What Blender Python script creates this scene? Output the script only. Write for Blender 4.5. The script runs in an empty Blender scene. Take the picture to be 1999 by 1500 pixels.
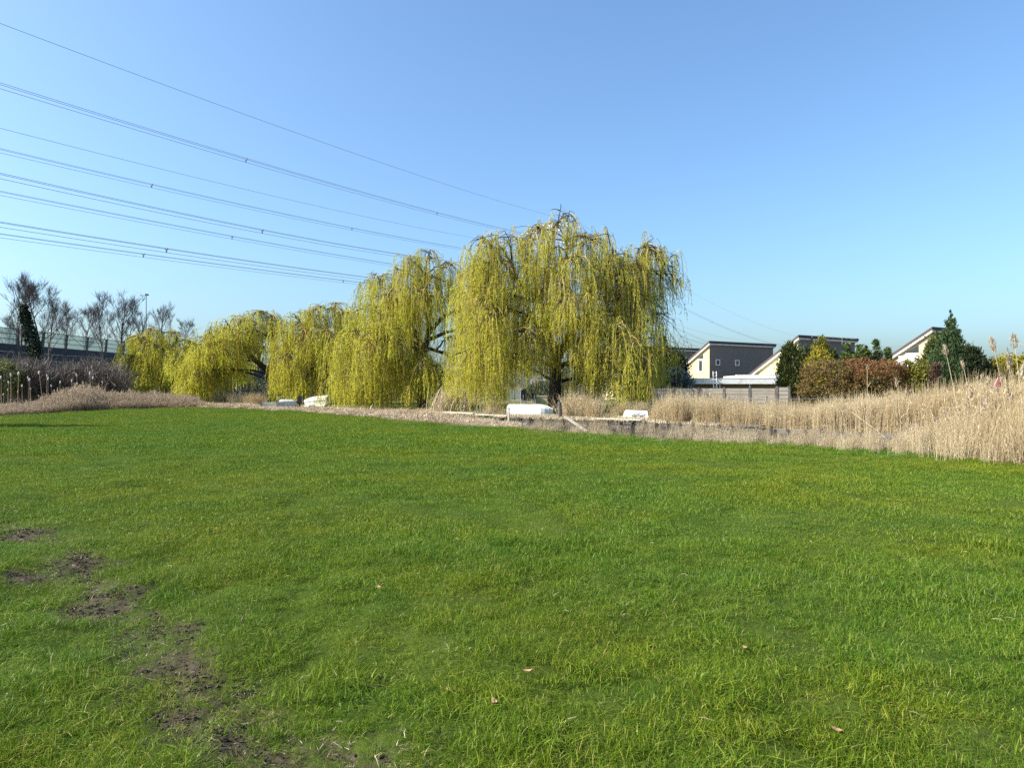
import bpy, math
import numpy as np
from mathutils import Vector

# ------------------------------------------------------------------ camera, sky, sun, exposure
SC = bpy.context.scene
COL = SC.collection
F, CX, HY, EYE = 1333.0, 999.5, 755.0, 1.6          # focal length in photo pixels, centre column, horizon row, eye height

cam_d = bpy.data.cameras.new('camera')
cam = bpy.data.objects.new('camera', cam_d)
COL.objects.link(cam)
cam.location = (0, 0, EYE)
cam.rotation_euler = (math.radians(90), 0, 0)
cam_d.sensor_width = 36.0
cam_d.lens = 36.0 * F / 1999.0
cam_d.shift_y = 5.0 / 1999.0
cam_d.clip_start = 0.05
cam_d.clip_end = 6000
SC.camera = cam

SUN_AZ = math.radians(-102)      # from +Y, clockwise positive: the sun stands to the left and a little behind
SUN_EL = math.radians(37)
world = bpy.data.worlds.new('World')
SC.world = world
world.use_nodes = True
wn = world.node_tree
sky = wn.nodes.new('ShaderNodeTexSky')
sky.sky_type = 'NISHITA'
sky.sun_disc = False
sky.sun_elevation = SUN_EL
sky.sun_rotation = SUN_AZ
sky.air_density = 1.05
sky.dust_density = 2.7
sky.ozone_density = 6.0
sky.altitude = 0
bg = wn.nodes['Background']
bg.inputs['Strength'].default_value = 0.142
wb = wn.nodes.new('ShaderNodeMix')          # the camera's white balance, a touch towards cyan
wb.data_type = 'RGBA'
wb.blend_type = 'MULTIPLY'
wb.inputs[0].default_value = 1.0
wb.inputs[7].default_value = (0.93, 1.015, 1.0, 1)
wn.links.new(sky.outputs['Color'], wb.inputs[6])
wn.links.new(wb.outputs[2], bg.inputs['Color'])

sun_d = bpy.data.lights.new('sun', 'SUN')
sun_d.energy = 4.8
sun_d.angle = math.radians(0.53)
sun_d.color = (1.0, 0.94, 0.84)
sun = bpy.data.objects.new('sun', sun_d)
COL.objects.link(sun)
to_sun = Vector((math.sin(SUN_AZ) * math.cos(SUN_EL), math.cos(SUN_AZ) * math.cos(SUN_EL), math.sin(SUN_EL)))
sun.rotation_euler = to_sun.to_track_quat('Z', 'Y').to_euler()
sun.location = (-30, -20, 40)

SC.view_settings.view_transform = 'Standard'
SC.view_settings.look = 'None'
SC.view_settings.exposure = 0.95
SC.view_settings.gamma = 1
SC.view_settings.use_curve_mapping = False
SC.render.engine = 'CYCLES'
SC.cycles.max_bounces = 8
SC.cycles.transparent_max_bounces = 12
SC.cycles.use_denoising = False

# ------------------------------------------------------------------ helpers
RNG = np.random.default_rng(7)


def at(px, py, Y):
    return np.array([(px - CX) / F * Y, Y, EYE - (py - HY) / F * Y])


def depth_of(py, z=0.0):
    return (EYE - z) * F / (py - HY)


def noise2(x, y, seed=0):
    """smooth value noise made of sines, -1..1"""
    r = np.random.default_rng(seed)
    out = 0
    for _ in range(6):
        a = r.uniform(0, 2 * np.pi)
        k = r.uniform(0.6, 1.7)
        out = out + np.sin((x * np.cos(a) + y * np.sin(a)) * k + r.uniform(0, 6.28) + 0.7 * np.sin((y * np.cos(a) - x * np.sin(a)) * k * 0.6 + r.uniform(0, 6.28)))
    return out / 4.0


def unit(v):
    return v / np.maximum(np.linalg.norm(v, axis=-1, keepdims=True), 1e-9)


class MB:
    def __init__(self):
        self.V, self.Fq, self.Ft, self.Mq, self.Mt, self.n = [], [], [], [], [], 0

    def add(self, v, f, m=0):
        v = np.asarray(v, float).reshape(-1, 3)
        f = np.asarray(f, int)
        if f.ndim != 2 or not len(f):
            return self
        (self.Fq if f.shape[1] == 4 else self.Ft).append(f + self.n)
        (self.Mq if f.shape[1] == 4 else self.Mt).append(np.full(len(f), m))
        self.V.append(v)
        self.n += len(v)
        return self

    def poly(self, pts, m=0):
        """convex polygon as a fan"""
        k = len(pts)
        return self.add(pts, [[0, i, i + 1] for i in range(1, k - 1)], m)

    def box(self, lo, hi, m=0, R=None, o=None):
        x0, y0, z0 = lo
        x1, y1, z1 = hi
        v = np.array([[x0, y0, z0], [x1, y0, z0], [x1, y1, z0], [x0, y1, z0], [x0, y0, z1], [x1, y0, z1], [x1, y1, z1], [x0, y1, z1]], float)
        if R is not None:
            v = v @ np.asarray(R).T
        if o is not None:
            v = v + np.asarray(o)
        return self.add(v, [[0, 3, 2, 1], [4, 5, 6, 7], [0, 1, 5, 4], [1, 2, 6, 5], [2, 3, 7, 6], [3, 0, 4, 7]], m)

    def bar(self, a, b, w, h, m=0, up=(0, 0, 1)):
        """box from a to b, w across, h along up"""
        a, b = np.asarray(a, float), np.asarray(b, float)
        d = unit(b - a)
        up = np.asarray(up, float)
        if abs(d @ up) > 0.98:
            up = np.array([0, 1.0, 0])
        s = unit(np.cross(d, up))
        u = np.cross(s, d)
        L = np.linalg.norm(b - a)
        R = np.stack([d, s, u], 1)
        return self.box((0, -w / 2, -h / 2), (L, w / 2, h / 2), m, R, a)

    def tube(self, P, r, sides=6, m=0, caps=True):
        P = np.asarray(P, float)
        n = len(P)
        r = np.broadcast_to(np.asarray(r, float), (n,))
        T = unit(np.gradient(P, axis=0))
        ref = np.array([0.31, 0.95, 0.05]) if abs(T[0] @ np.array([0.31, 0.95, 0.05])) < 0.9 else np.array([1.0, 0, 0])
        S = unit(np.cross(T, ref))
        U = np.cross(S, T)
        a = np.arange(sides) / sides * 2 * np.pi
        v = P[:, None] + r[:, None, None] * (np.cos(a)[None, :, None] * S[:, None] + np.sin(a)[None, :, None] * U[:, None])
        i, j = np.meshgrid(np.arange(n - 1), np.arange(sides), indexing='ij')
        j2 = (j + 1) % sides
        f = np.stack([i * sides + j, i * sides + j2, (i + 1) * sides + j2, (i + 1) * sides + j], -1).reshape(-1, 4)
        base = self.n
        self.add(v.reshape(-1, 3), f, m)
        if caps and sides > 2:
            self.n += 0
            for k0 in (0, (n - 1) * sides):
                idx = np.arange(sides) + k0
                tri = np.array([[idx[0], idx[q], idx[q + 1]] for q in range(1, sides - 1)])
                if k0 == 0:
                    tri = tri[:, ::-1]
                self.Ft.append(tri + base)
                self.Mt.append(np.full(len(tri), m))
        return self

    def ribbons(self, P, W, side, m=0):
        """P (S,K,3) paths, W (K,) or (S,K) widths, side (S,3) unit"""
        S, K = P.shape[:2]
        W = np.broadcast_to(W, (S, K))
        off = side[:, None, :] * W[..., None] / 2
        v = np.stack([P - off, P + off], 2)          # S,K,2,3
        s, k = np.meshgrid(np.arange(S), np.arange(K - 1), indexing='ij')
        b = (s * K + k) * 2
        f = np.stack([b, b + 1, b + 3, b + 2], -1).reshape(-1, 4)
        return self.add(v.reshape(-1, 3), f, m)

    def leaves(self, C, ax, sd, L, Wd, m=0):
        """rhombic leaves at C along ax"""
        N = len(C)
        L = np.broadcast_to(L, (N,))[:, None]
        Wd = np.broadcast_to(Wd, (N,))[:, None]
        v = np.stack([C - ax * L / 2, C + sd * Wd / 2, C + ax * L / 2, C - sd * Wd / 2], 1)
        return self.add(v.reshape(-1, 3), np.arange(N * 4).reshape(N, 4), m)

    def mesh(self, name, mats, smooth=False):
        me = bpy.data.meshes.new(name)
        V = np.concatenate(self.V).astype(np.float32)
        fq = np.concatenate(self.Fq) if self.Fq else np.zeros((0, 4), int)
        ft = np.concatenate(self.Ft) if self.Ft else np.zeros((0, 3), int)
        me.vertices.add(len(V))
        me.vertices.foreach_set('co', V.ravel())
        nl = fq.size + ft.size
        me.loops.add(nl)
        me.loops.foreach_set('vertex_index', np.concatenate([fq.ravel(), ft.ravel()]).astype(np.int32))
        me.polygons.add(len(fq) + len(ft))
        st = np.concatenate([np.arange(len(fq)) * 4, fq.size + np.arange(len(ft)) * 3]).astype(np.int32)
        me.polygons.foreach_set('loop_start', st)
        mi = np.concatenate([*(self.Mq or [np.zeros(0, int)]), *(self.Mt or [np.zeros(0, int)])]).astype(np.int32)
        for mm in (mats if isinstance(mats, (list, tuple)) else [mats]):
            me.materials.append(mm)
        me.polygons.foreach_set('material_index', mi)
        if smooth:
            me.polygons.foreach_set('use_smooth', np.ones(len(fq) + len(ft), bool))
        me.update(calc_edges=True)
        if not smooth:
            me.shade_flat()
        return me

    def build(self, name, mats, parent=None, smooth=False, loc=None):
        o = bpy.data.objects.new(name, self.mesh(name, mats, smooth))
        COL.objects.link(o)
        if parent is not None:
            o.parent = parent
        if loc is not None:
            o.location = loc
        return o


def tag(o, label=None, cat=None, group=None, kind=None):
    if label:
        o['label'] = label
    if cat:
        o['category'] = cat
    if group:
        o['group'] = group
    if kind:
        o['kind'] = kind
    return o


def empty(name, loc=(0, 0, 0), rz=0.0, label=None, cat=None, group=None):
    o = bpy.data.objects.new(name, None)
    o.empty_display_size = 0.2
    COL.objects.link(o)
    o.location = tuple(loc)
    o.rotation_euler = (0, 0, rz)
    return tag(o, label, cat, group)


def part(name, me, parent, loc=None):
    o = bpy.data.objects.new(name, me)
    COL.objects.link(o)
    o.parent = parent
    if loc is not None:
        o.location = tuple(loc)
    return o


def copy_tree(o, parent=None):
    c = o.copy()
    COL.objects.link(c)
    c.parent = parent
    for ch in [x for x in COL.objects if x.parent == o]:
        copy_tree(ch, c)
    return c


# ------------------------------------------------------------------ materials
def new_mat(name):
    m = bpy.data.materials.new(name)
    m.use_nodes = True
    nt = m.node_tree
    nt.nodes.clear()
    out = nt.nodes.new('ShaderNodeOutputMaterial')
    return m, nt, out


def node(nt, t, **kw):
    n = nt.nodes.new(t)
    for k, v in kw.items():
        setattr(n, k, v)
    return n


def mixc(nt, fac, a, b, blend='MIX'):
    n = node(nt, 'ShaderNodeMix', data_type='RGBA', blend_type=blend)
    for s, v in ((n.inputs[0], fac), (n.inputs[6], a), (n.inputs[7], b)):
        if hasattr(v, 'is_output'):
            nt.links.new(v, s)
        elif isinstance(v, (int, float)):
            s.default_value = v
        else:
            s.default_value = (*v, 1) if len(v) == 3 else v
    return n.outputs[2]


def noise(nt, scale, detail=4, coord='Object', rough=0.55, stretch=None):
    if coord == 'Position':
        src = node(nt, 'ShaderNodeNewGeometry').outputs['Position']
    else:
        src = node(nt, 'ShaderNodeTexCoord').outputs[coord]
    if stretch:
        mp = node(nt, 'ShaderNodeMapping')
        mp.inputs['Scale'].default_value = stretch
        nt.links.new(src, mp.inputs[0])
        src = mp.outputs[0]
    n = node(nt, 'ShaderNodeTexNoise')
    n.inputs['Scale'].default_value = scale
    n.inputs['Detail'].default_value = detail
    n.inputs['Roughness'].default_value = rough
    nt.links.new(src, n.inputs['Vector'])
    return n.outputs['Fac']


def ramp(nt, fac, a, b):
    n = node(nt, 'ShaderNodeMapRange')
    n.inputs[1].default_value = a
    n.inputs[2].default_value = b
    nt.links.new(fac, n.inputs[0])
    return n.outputs[0]


def bump(nt, h, strength, dist=0.02):
    b = node(nt, 'ShaderNodeBump')
    b.inputs['Strength'].default_value = strength
    b.inputs['Distance'].default_value = dist
    nt.links.new(h, b.inputs['Height'])
    return b.outputs[0]


def solid(name, c1, c2=None, scale=6.0, rough=0.7, metal=0.0, bump_s=0.0, stretch=None, spec=0.4, dirt=None, dirt_scale=3.0, coord='Object'):
    m, nt, out = new_mat(name)
    p = node(nt, 'ShaderNodeBsdfPrincipled')
    p.inputs['Roughness'].default_value = rough
    p.inputs['Metallic'].default_value = metal
    p.inputs['Specular IOR Level'].default_value = spec
    c2 = c2 or tuple(x * 0.8 for x in c1)
    h = noise(nt, scale, 5, coord, stretch=stretch)
    col = mixc(nt, ramp(nt, h, 0.35, 0.65), c1, c2)
    if dirt:
        d = noise(nt, dirt_scale, 6, coord, rough=0.65)
        col = mixc(nt, ramp(nt, d, 0.52, 0.72), col, dirt)
    nt.links.new(col, p.inputs['Base Color'])
    if bump_s:
        nt.links.new(bump(nt, h, bump_s), p.inputs['Normal'])
    nt.links.new(p.outputs[0], out.inputs[0])
    return m


def leafy(name, cols, transl=0.3, rough=0.55, spec=0.25, patch=None, patch_scale=0.35, inst=False):
    """foliage: colour differs leaf by leaf (per island) and in soft patches over space; cols: 2-4 colours"""
    m, nt, out = new_mat(name)
    g = node(nt, 'ShaderNodeNewGeometry')
    r = g.outputs['Random Per Island']
    cr = node(nt, 'ShaderNodeValToRGB')
    e = cr.color_ramp.elements
    while len(e) < len(cols):
        e.new(0.5)
    for i, c in enumerate(cols):
        e[i].position = i / (len(cols) - 1)
        e[i].color = (*c, 1)
    nt.links.new(r, cr.inputs[0])
    col = cr.outputs[0]
    if patch:
        h = noise(nt, patch_scale, 3, 'Position')
        col = mixc(nt, ramp(nt, h, 0.42, 0.62), col, patch, 'MULTIPLY')
    if inst:
        oi = node(nt, 'ShaderNodeObjectInfo').outputs['Random']
        col = mixc(nt, oi, col, inst, 'MULTIPLY')
    p = node(nt, 'ShaderNodeBsdfPrincipled')
    p.inputs['Roughness'].default_value = rough
    p.inputs['Specular IOR Level'].default_value = spec
    nt.links.new(col, p.inputs['Base Color'])
    t = node(nt, 'ShaderNodeBsdfTranslucent')
    nt.links.new(col, t.inputs[0])
    mx = node(nt, 'ShaderNodeMixShader')
    mx.inputs[0].default_value = transl
    nt.links.new(p.outputs[0], mx.inputs[1])
    nt.links.new(t.outputs[0], mx.inputs[2])
    nt.links.new(mx.outputs[0], out.inputs[0])
    return m


def glass(name, tint, alpha, rough=0.08):
    m, nt, out = new_mat(name)
    p = node(nt, 'ShaderNodeBsdfPrincipled')
    p.inputs['Base Color'].default_value = (*tint, 1)
    p.inputs['Roughness'].default_value = rough
    t = node(nt, 'ShaderNodeBsdfTransparent')
    t.inputs[0].default_value = (0.90, 0.94, 0.92, 1)
    h = noise(nt, 0.4, 3)
    mr = node(nt, 'ShaderNodeMapRange')
    mr.inputs[3].default_value = alpha * 0.7
    mr.inputs[4].default_value = alpha * 1.3
    nt.links.new(h, mr.inputs[0])
    mx = node(nt, 'ShaderNodeMixShader')
    nt.links.new(mr.outputs[0], mx.inputs[0])
    nt.links.new(t.outputs[0], mx.inputs[1])
    nt.links.new(p.outputs[0], mx.inputs[2])
    nt.links.new(mx.outputs[0], out.inputs[0])
    return m


def ground_material():
    m, nt, out = new_mat('ground_soil')
    p = node(nt, 'ShaderNodeBsdfPrincipled')
    at_ = node(nt, 'ShaderNodeAttribute', attribute_name='zone')
    sep = node(nt, 'ShaderNodeSeparateColor')
    nt.links.new(at_.outputs['Color'], sep.inputs[0])
    n1 = noise(nt, 0.9, 6, 'Position')
    n2 = noise(nt, 18, 6, 'Position', 0.7)
    n3 = noise(nt, 5, 5, 'Position', 0.6)
    grass = mixc(nt, ramp(nt, n1, 0.35, 0.65), (0.046, 0.080, 0.010), (0.070, 0.092, 0.016))
    grass = mixc(nt, ramp(nt, n2, 0.45, 0.75), grass, (0.038, 0.055, 0.010))
    mud = mixc(nt, ramp(nt, n2, 0.35, 0.65), (0.036, 0.028, 0.016), (0.105, 0.084, 0.052))
    dry = mixc(nt, ramp(nt, n3, 0.35, 0.65), (0.22, 0.17, 0.105), (0.12, 0.10, 0.06))
    lawn = mixc(nt, ramp(nt, n1, 0.4, 0.6), (0.10, 0.115, 0.035), (0.19, 0.15, 0.085))
    c = mixc(nt, sep.outputs[2], grass, lawn)
    c = mixc(nt, sep.outputs[1], c, dry)
    c = mixc(nt, sep.outputs[0], c, mud)
    nt.links.new(c, p.inputs['Base Color'])
    rg = node(nt, 'ShaderNodeMapRange')
    rg.inputs[3].default_value = 0.9
    rg.inputs[4].default_value = 0.55
    nt.links.new(sep.outputs[0], rg.inputs[0])
    nt.links.new(rg.outputs[0], p.inputs['Roughness'])
    p.inputs['Specular IOR Level'].default_value = 0.03
    nt.links.new(bump(nt, n2, 0.9, 0.03), p.inputs['Normal'])
    nt.links.new(p.outputs[0], out.inputs[0])
    return m


def grass_material():
    m, nt, out = new_mat('grass_blade')
    g = node(nt, 'ShaderNodeNewGeometry')
    cr = node(nt, 'ShaderNodeValToRGB')
    e = cr.color_ramp.elements
    while len(e) < 5:
        e.new(0.5)
    for i, (pos, c) in enumerate(((0, (0.074, 0.144, 0.009)), (0.45, (0.126, 0.207, 0.013)), (0.80, (0.205, 0.278, 0.024)), (0.94, (0.30, 0.31, 0.050)), (1.0, (0.48, 0.42, 0.20)))):
        e[i].position = pos
        e[i].color = (*c, 1)
    nt.links.new(g.outputs['Random Per Island'], cr.inputs[0])
    col = cr.outputs[0]
    n1 = noise(nt, 0.33, 4, 'Position')
    n2 = noise(nt, 1.6, 4, 'Position')
    n3 = noise(nt, 0.14, 3, 'Position')
    col = mixc(nt, ramp(nt, n1, 0.42, 0.62), col, (1.28, 1.04, 0.85), 'MULTIPLY')
    col = mixc(nt, ramp(nt, n2, 0.45, 0.68), col, (0.70, 0.82, 0.9), 'MULTIPLY')
    col = mixc(nt, ramp(nt, n3, 0.44, 0.60), col, (0.80, 0.93, 1.1), 'MULTIPLY')
    oi = node(nt, 'ShaderNodeObjectInfo').outputs['Random']
    col = mixc(nt, oi, col, (0.82, 0.88, 0.85), 'MULTIPLY')
    p = node(nt, 'ShaderNodeBsdfPrincipled')
    p.inputs['Roughness'].default_value = 0.40
    p.inputs['Specular IOR Level'].default_value = 0.14
    nt.links.new(col, p.inputs['Base Color'])
    t = node(nt, 'ShaderNodeBsdfTranslucent')
    nt.links.new(col, t.inputs[0])
    mx = node(nt, 'ShaderNodeMixShader')
    mx.inputs[0].default_value = 0.32
    nt.links.new(p.outputs[0], mx.inputs[1])
    nt.links.new(t.outputs[0], mx.inputs[2])
    nt.links.new(mx.outputs[0], out.inputs[0])
    return m


def water_material():
    m, nt, out = new_mat('ditch_water')
    p = node(nt, 'ShaderNodeBsdfPrincipled')
    p.inputs['Base Color'].default_value = (0.035, 0.035, 0.022, 1)
    p.inputs['Roughness'].default_value = 0.06
    p.inputs['IOR'].default_value = 1.33
    nt.links.new(bump(nt, noise(nt, 3.0, 3, 'Position'), 0.12, 0.02), p.inputs['Normal'])
    nt.links.new(p.outputs[0], out.inputs[0])
    return m


M = {
    'ground': ground_material(),
    'grass': grass_material(),
    'water': water_material(),
    'soil': solid('soil_crumb', (0.075, 0.060, 0.041), (0.042, 0.034, 0.023), 40, 0.95, spec=.1),
    'willow': leafy('willow_leaf', [(0.56, 0.54, 0.040), (0.70, 0.67, 0.055), (0.78, 0.75, 0.085), (0.58, 0.60, 0.065)], 0.6, patch=(0.84, 0.88, 0.82)),
    'willow_olive': leafy('willow_leaf_olive', [(0.38, 0.39, 0.04), (0.52, 0.52, 0.06), (0.44, 0.47, 0.06)], 0.6),
    'willow_amber': leafy('willow_leaf_amber', [(0.54, 0.44, 0.04), (0.64, 0.53, 0.06), (0.46, 0.38, 0.06)], 0.6),
    'willow_twig': solid('willow_twig', (0.34, 0.26, 0.06), (0.22, 0.17, 0.05), 3, 0.8),
    'bark': solid('dark_bark', (0.055, 0.043, 0.032), (0.030, 0.024, 0.018), 9, 0.9, bump_s=0.6, stretch=(1, 1, 0.25)),
    'bare_bark': solid('bare_bark', (0.15, 0.125, 0.11), (0.095, 0.08, 0.07), 6, 0.9),
    'bare_twig': solid('bare_twig', (0.20, 0.168, 0.155), (0.14, 0.118, 0.11), 2, 0.9),
    'scrub': leafy('scrub_twig', [(0.075, 0.06, 0.048), (0.115, 0.092, 0.072), (0.165, 0.132, 0.10)], 0.05),
    'scrub_green': leafy('scrub_leaf', [(0.07, 0.085, 0.025), (0.12, 0.14, 0.035), (0.17, 0.18, 0.05)], 0.3),
    'ivy': leafy('ivy_leaf', [(0.010, 0.018, 0.008), (0.018, 0.032, 0.012), (0.03, 0.05, 0.018)], 0.1),
    'reed': leafy('dry_reed', [(0.52, 0.42, 0.24), (0.66, 0.56, 0.36), (0.76, 0.67, 0.47), (0.40, 0.32, 0.185)], 0.3, 0.7, patch=(0.85, 0.80, 0.72), inst=(0.85, 0.8, 0.76)),
    'reed_brown': leafy('brown_reed', [(0.35, 0.26, 0.16), (0.48, 0.37, 0.245), (0.59, 0.47, 0.325), (0.27, 0.195, 0.125)], 0.25, 0.7, patch=(0.85, 0.8, 0.78), inst=(0.8, 0.78, 0.78)),
    'straw': leafy('pale_straw', [(0.47, 0.385, 0.245), (0.63, 0.53, 0.36), (0.73, 0.64, 0.46), (0.33, 0.26, 0.165)], 0.2, 0.7, inst=(0.8, 0.77, 0.75)),
    'plume': leafy('reed_plume', [(0.34, 0.26, 0.17), (0.46, 0.37, 0.26), (0.54, 0.45, 0.33)], 0.35, 0.9),
    'cattail': solid('cattail_fluff', (0.62, 0.58, 0.52), (0.50, 0.45, 0.38), 30, 0.95),
    'cypress': leafy('cypress_leaf', [(0.040, 0.055, 0.014), (0.07, 0.09, 0.022), (0.115, 0.12, 0.028)], 0.12),
    'cypress_dark': leafy('dark_cypress_leaf', [(0.014, 0.022, 0.010), (0.026, 0.038, 0.015), (0.045, 0.06, 0.02)], 0.1),
    'conifer': leafy('conifer_leaf', [(0.035, 0.060, 0.024), (0.055, 0.095, 0.035), (0.085, 0.125, 0.045)], 0.12),
    'pine': leafy('pine_needle', [(0.035, 0.065, 0.015), (0.07, 0.105, 0.02), (0.12, 0.155, 0.03)], 0.15),
    'gold': leafy('golden_leaf', [(0.24, 0.20, 0.018), (0.38, 0.31, 0.025), (0.20, 0.20, 0.025)], 0.25),
    'gold_green': leafy('golden_green_leaf', [(0.13, 0.12, 0.018), (0.22, 0.20, 0.028), (0.09, 0.10, 0.02)], 0.2),
    'red_leaf': leafy('red_tipped_leaf', [(0.26, 0.075, 0.035), (0.17, 0.085, 0.035), (0.15, 0.12, 0.035), (0.30, 0.12, 0.06)], 0.25),
    'russet': leafy('russet_leaf', [(0.19, 0.095, 0.040), (0.15, 0.12, 0.035), (0.23, 0.15, 0.05), (0.11, 0.10, 0.03)], 0.25),
    'brown_leaf': leafy('withered_leaf', [(0.085, 0.050, 0.035), (0.12, 0.075, 0.05), (0.06, 0.04, 0.03)], 0.15),
    'blue_spruce': leafy('silver_needle', [(0.10, 0.125, 0.125), (0.16, 0.19, 0.19), (0.24, 0.27, 0.265)], 0.12),
    'hedge': leafy('evergreen_leaf', [(0.018, 0.030, 0.011), (0.033, 0.048, 0.017), (0.06, 0.07, 0.025)], 0.12),
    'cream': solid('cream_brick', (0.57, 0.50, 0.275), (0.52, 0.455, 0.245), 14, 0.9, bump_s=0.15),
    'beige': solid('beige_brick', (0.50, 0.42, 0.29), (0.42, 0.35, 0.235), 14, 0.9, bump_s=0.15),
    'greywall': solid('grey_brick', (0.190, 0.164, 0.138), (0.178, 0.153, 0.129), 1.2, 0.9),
    'roof': solid('dark_roof', (0.060, 0.045, 0.042), (0.085, 0.06, 0.055), 8, 0.8),
    'white': solid('white_paint', (0.80, 0.79, 0.76), (0.74, 0.73, 0.70), 4, 0.5, dirt=(0.55, 0.52, 0.46), dirt_scale=2.0),
    'offwhite': solid('weathered_white', (0.66, 0.64, 0.57), (0.56, 0.54, 0.47), 5, 0.65, dirt=(0.40, 0.38, 0.32), dirt_scale=3.0),
    'pane': solid('window_pane', (0.035, 0.04, 0.045), (0.05, 0.055, 0.06), 2, 0.08, spec=0.6),
    'boat': solid('white_hull', (0.72, 0.71, 0.68), (0.66, 0.65, 0.62), 3, 0.35, dirt=(0.62, 0.59, 0.52), dirt_scale=2.4),
    'boat_cream': solid('cream_hull', (0.56, 0.54, 0.43), (0.48, 0.46, 0.36), 3, 0.45, dirt=(0.45, 0.42, 0.32), dirt_scale=3.0),
    'boat_grey': solid('grey_hull', (0.45, 0.48, 0.50), (0.36, 0.39, 0.41), 4, 0.5, dirt=(0.25, 0.25, 0.23)),
    'black': solid('black_plastic', (0.018, 0.018, 0.020), (0.03, 0.03, 0.03), 5, 0.5),
    'wood_dark': solid('wet_timber', (0.075, 0.062, 0.052), (0.045, 0.038, 0.033), 7, 0.85, bump_s=0.4, stretch=(1, 1, 4)),
    'wood_grey': solid('grey_timber', (0.145, 0.130, 0.115), (0.085, 0.076, 0.068), 5, 0.85, coord='Position', stretch=(.6, .6, 5), dirt=(.07, .06, .05), dirt_scale=1.5),
    'wood_pale': solid('pale_timber', (0.58, 0.52, 0.40), (0.46, 0.41, 0.31), 6, 0.8, stretch=(1, 1, 5)),
    'fence': solid('weathered_fence', (0.36, 0.31, 0.25), (0.27, 0.235, 0.19), 5, 0.9, dirt=(0.20, 0.18, 0.155), dirt_scale=1.1, coord='Position', stretch=(.4, .4, 3)),
    'steel': solid('galvanised_steel', (0.48, 0.49, 0.50), (0.40, 0.41, 0.42), 3, 0.5, metal=0.6),
    'dark_steel': solid('dark_steel', (0.075, 0.085, 0.085), (0.055, 0.062, 0.065), 3, 0.6),
    'barrier': solid('dark_barrier_panel', (0.052, 0.055, 0.066), (0.040, 0.042, 0.052), 2, 0.8, dirt=(0.075, 0.07, 0.065)),
    'cable': solid('conductor', (0.10, 0.105, 0.11), (0.08, 0.085, 0.09), 1, 0.5),
    'glass': glass('green_glass', (0.40, 0.46, 0.42), 0.36),
    'pale_glass': glass('pale_glass', (0.45, 0.50, 0.48), 0.6),
    'pink': solid('faded_pink', (0.70, 0.25, 0.24), (0.62, 0.22, 0.21), 8, 0.7),
    'ink': solid('dark_ink', (0.05, 0.05, 0.06), (0.09, 0.09, 0.10), 12, 0.8),
    'dead_leaf': solid('dead_leaf', (0.42, 0.24, 0.13), (0.30, 0.17, 0.09), 30, 0.8),
}

# ------------------------------------------------------------------ the lie of the land
_near = np.array([(-900, 850), (-300, 826), (0, 813), (200, 801), (380, 796), (500, 799.5), (600, 805), (700, 813), (870, 828), (1000, 838), (1150, 848), (1300, 858), (1500, 868), (1700, 880), (1850, 890), (2000, 902), (2300, 930), (2900, 1000)], float)
_far = np.array([(-900, 834), (-300, 812), (0, 802), (200, 793), (380, 790), (500, 793), (600, 797), (700, 802), (800, 806), (900, 811), (1000, 816), (1100, 819), (1250, 824), (1400, 831), (1500, 837), (1700, 846), (1850, 856), (2000, 864), (2300, 885), (2900, 940)], float)


def Ynear(px):
    return EYE * F / (np.interp(px, _near[:, 0], _near[:, 1]) - HY)


def Yfar(px):
    return EYE * F / (np.interp(px, _far[:, 0], _far[:, 1]) - HY)


def dfac(px):
    return np.interp(px, [330, 620, 2300, 3300], [0.05, 1, 1, 0])


def swell(x, y):
    d = np.hypot(x, y)
    return 0.028 * noise2(x * 1.1, y * 1.1, 3) * np.clip(d / 4, 0.3, 1) + 0.034 * noise2(x * 3.4, y * 3.4, 5) + 0.018 * noise2(x * 9, y * 9, 6)


_mud_px = [(-40, 1000, 0.20), (15, 1022, 0.20), (60, 1040, 0.17), (90, 1055, 0.12), (150, 1098, 0.15), (178, 1106, 0.17), (160, 1135, 0.09), (165, 1182, 0.17), (205, 1186, 0.15), (250, 1200, 0.05), (330, 1258, 0.05),
           (372, 1300, 0.09), (378, 1335, 0.12), (345, 1372, 0.07), (405, 1398, 0.07), (440, 1425, 0.09), (465, 1440, 0.08), (560, 1468, 0.04), (640, 1478, 0.04), (20, 1130, 0.12), (60, 1136, 0.08), (110, 1120, .08), (300, 1345, 0.06), (390, 1180, 0.05),
           (700, 1030, 0.06), (1390, 960, 0.10), (470, 1100, 0.07), (360, 975, 0.08), (510, 975, 0.09), (455, 1385, .05), (520, 1390, .05), (480, 1348, .04), (270, 1310, .04), (1060, 1290, .05), (1830, 1228, .05), (1250, 1050, .06)]


_track = np.array([((px - CX) / F * depth_of(py), depth_of(py)) for px, py in ((-120, 985), (40, 1035), (120, 1085), (190, 1140), (250, 1210), (340, 1290), (390, 1360), (450, 1430), (560, 1480), (680, 1540))])


def track_dist(x, y):
    d = np.full(np.shape(x), 1e9)
    for a, b in zip(_track[:-1], _track[1:]):
        v = b - a
        t = np.clip(((x - a[0]) * v[0] + (y - a[1]) * v[1]) / (v @ v), 0, 1)
        d = np.minimum(d, np.hypot(x - a[0] - t * v[0], y - a[1] - t * v[1]))
    return d


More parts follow.
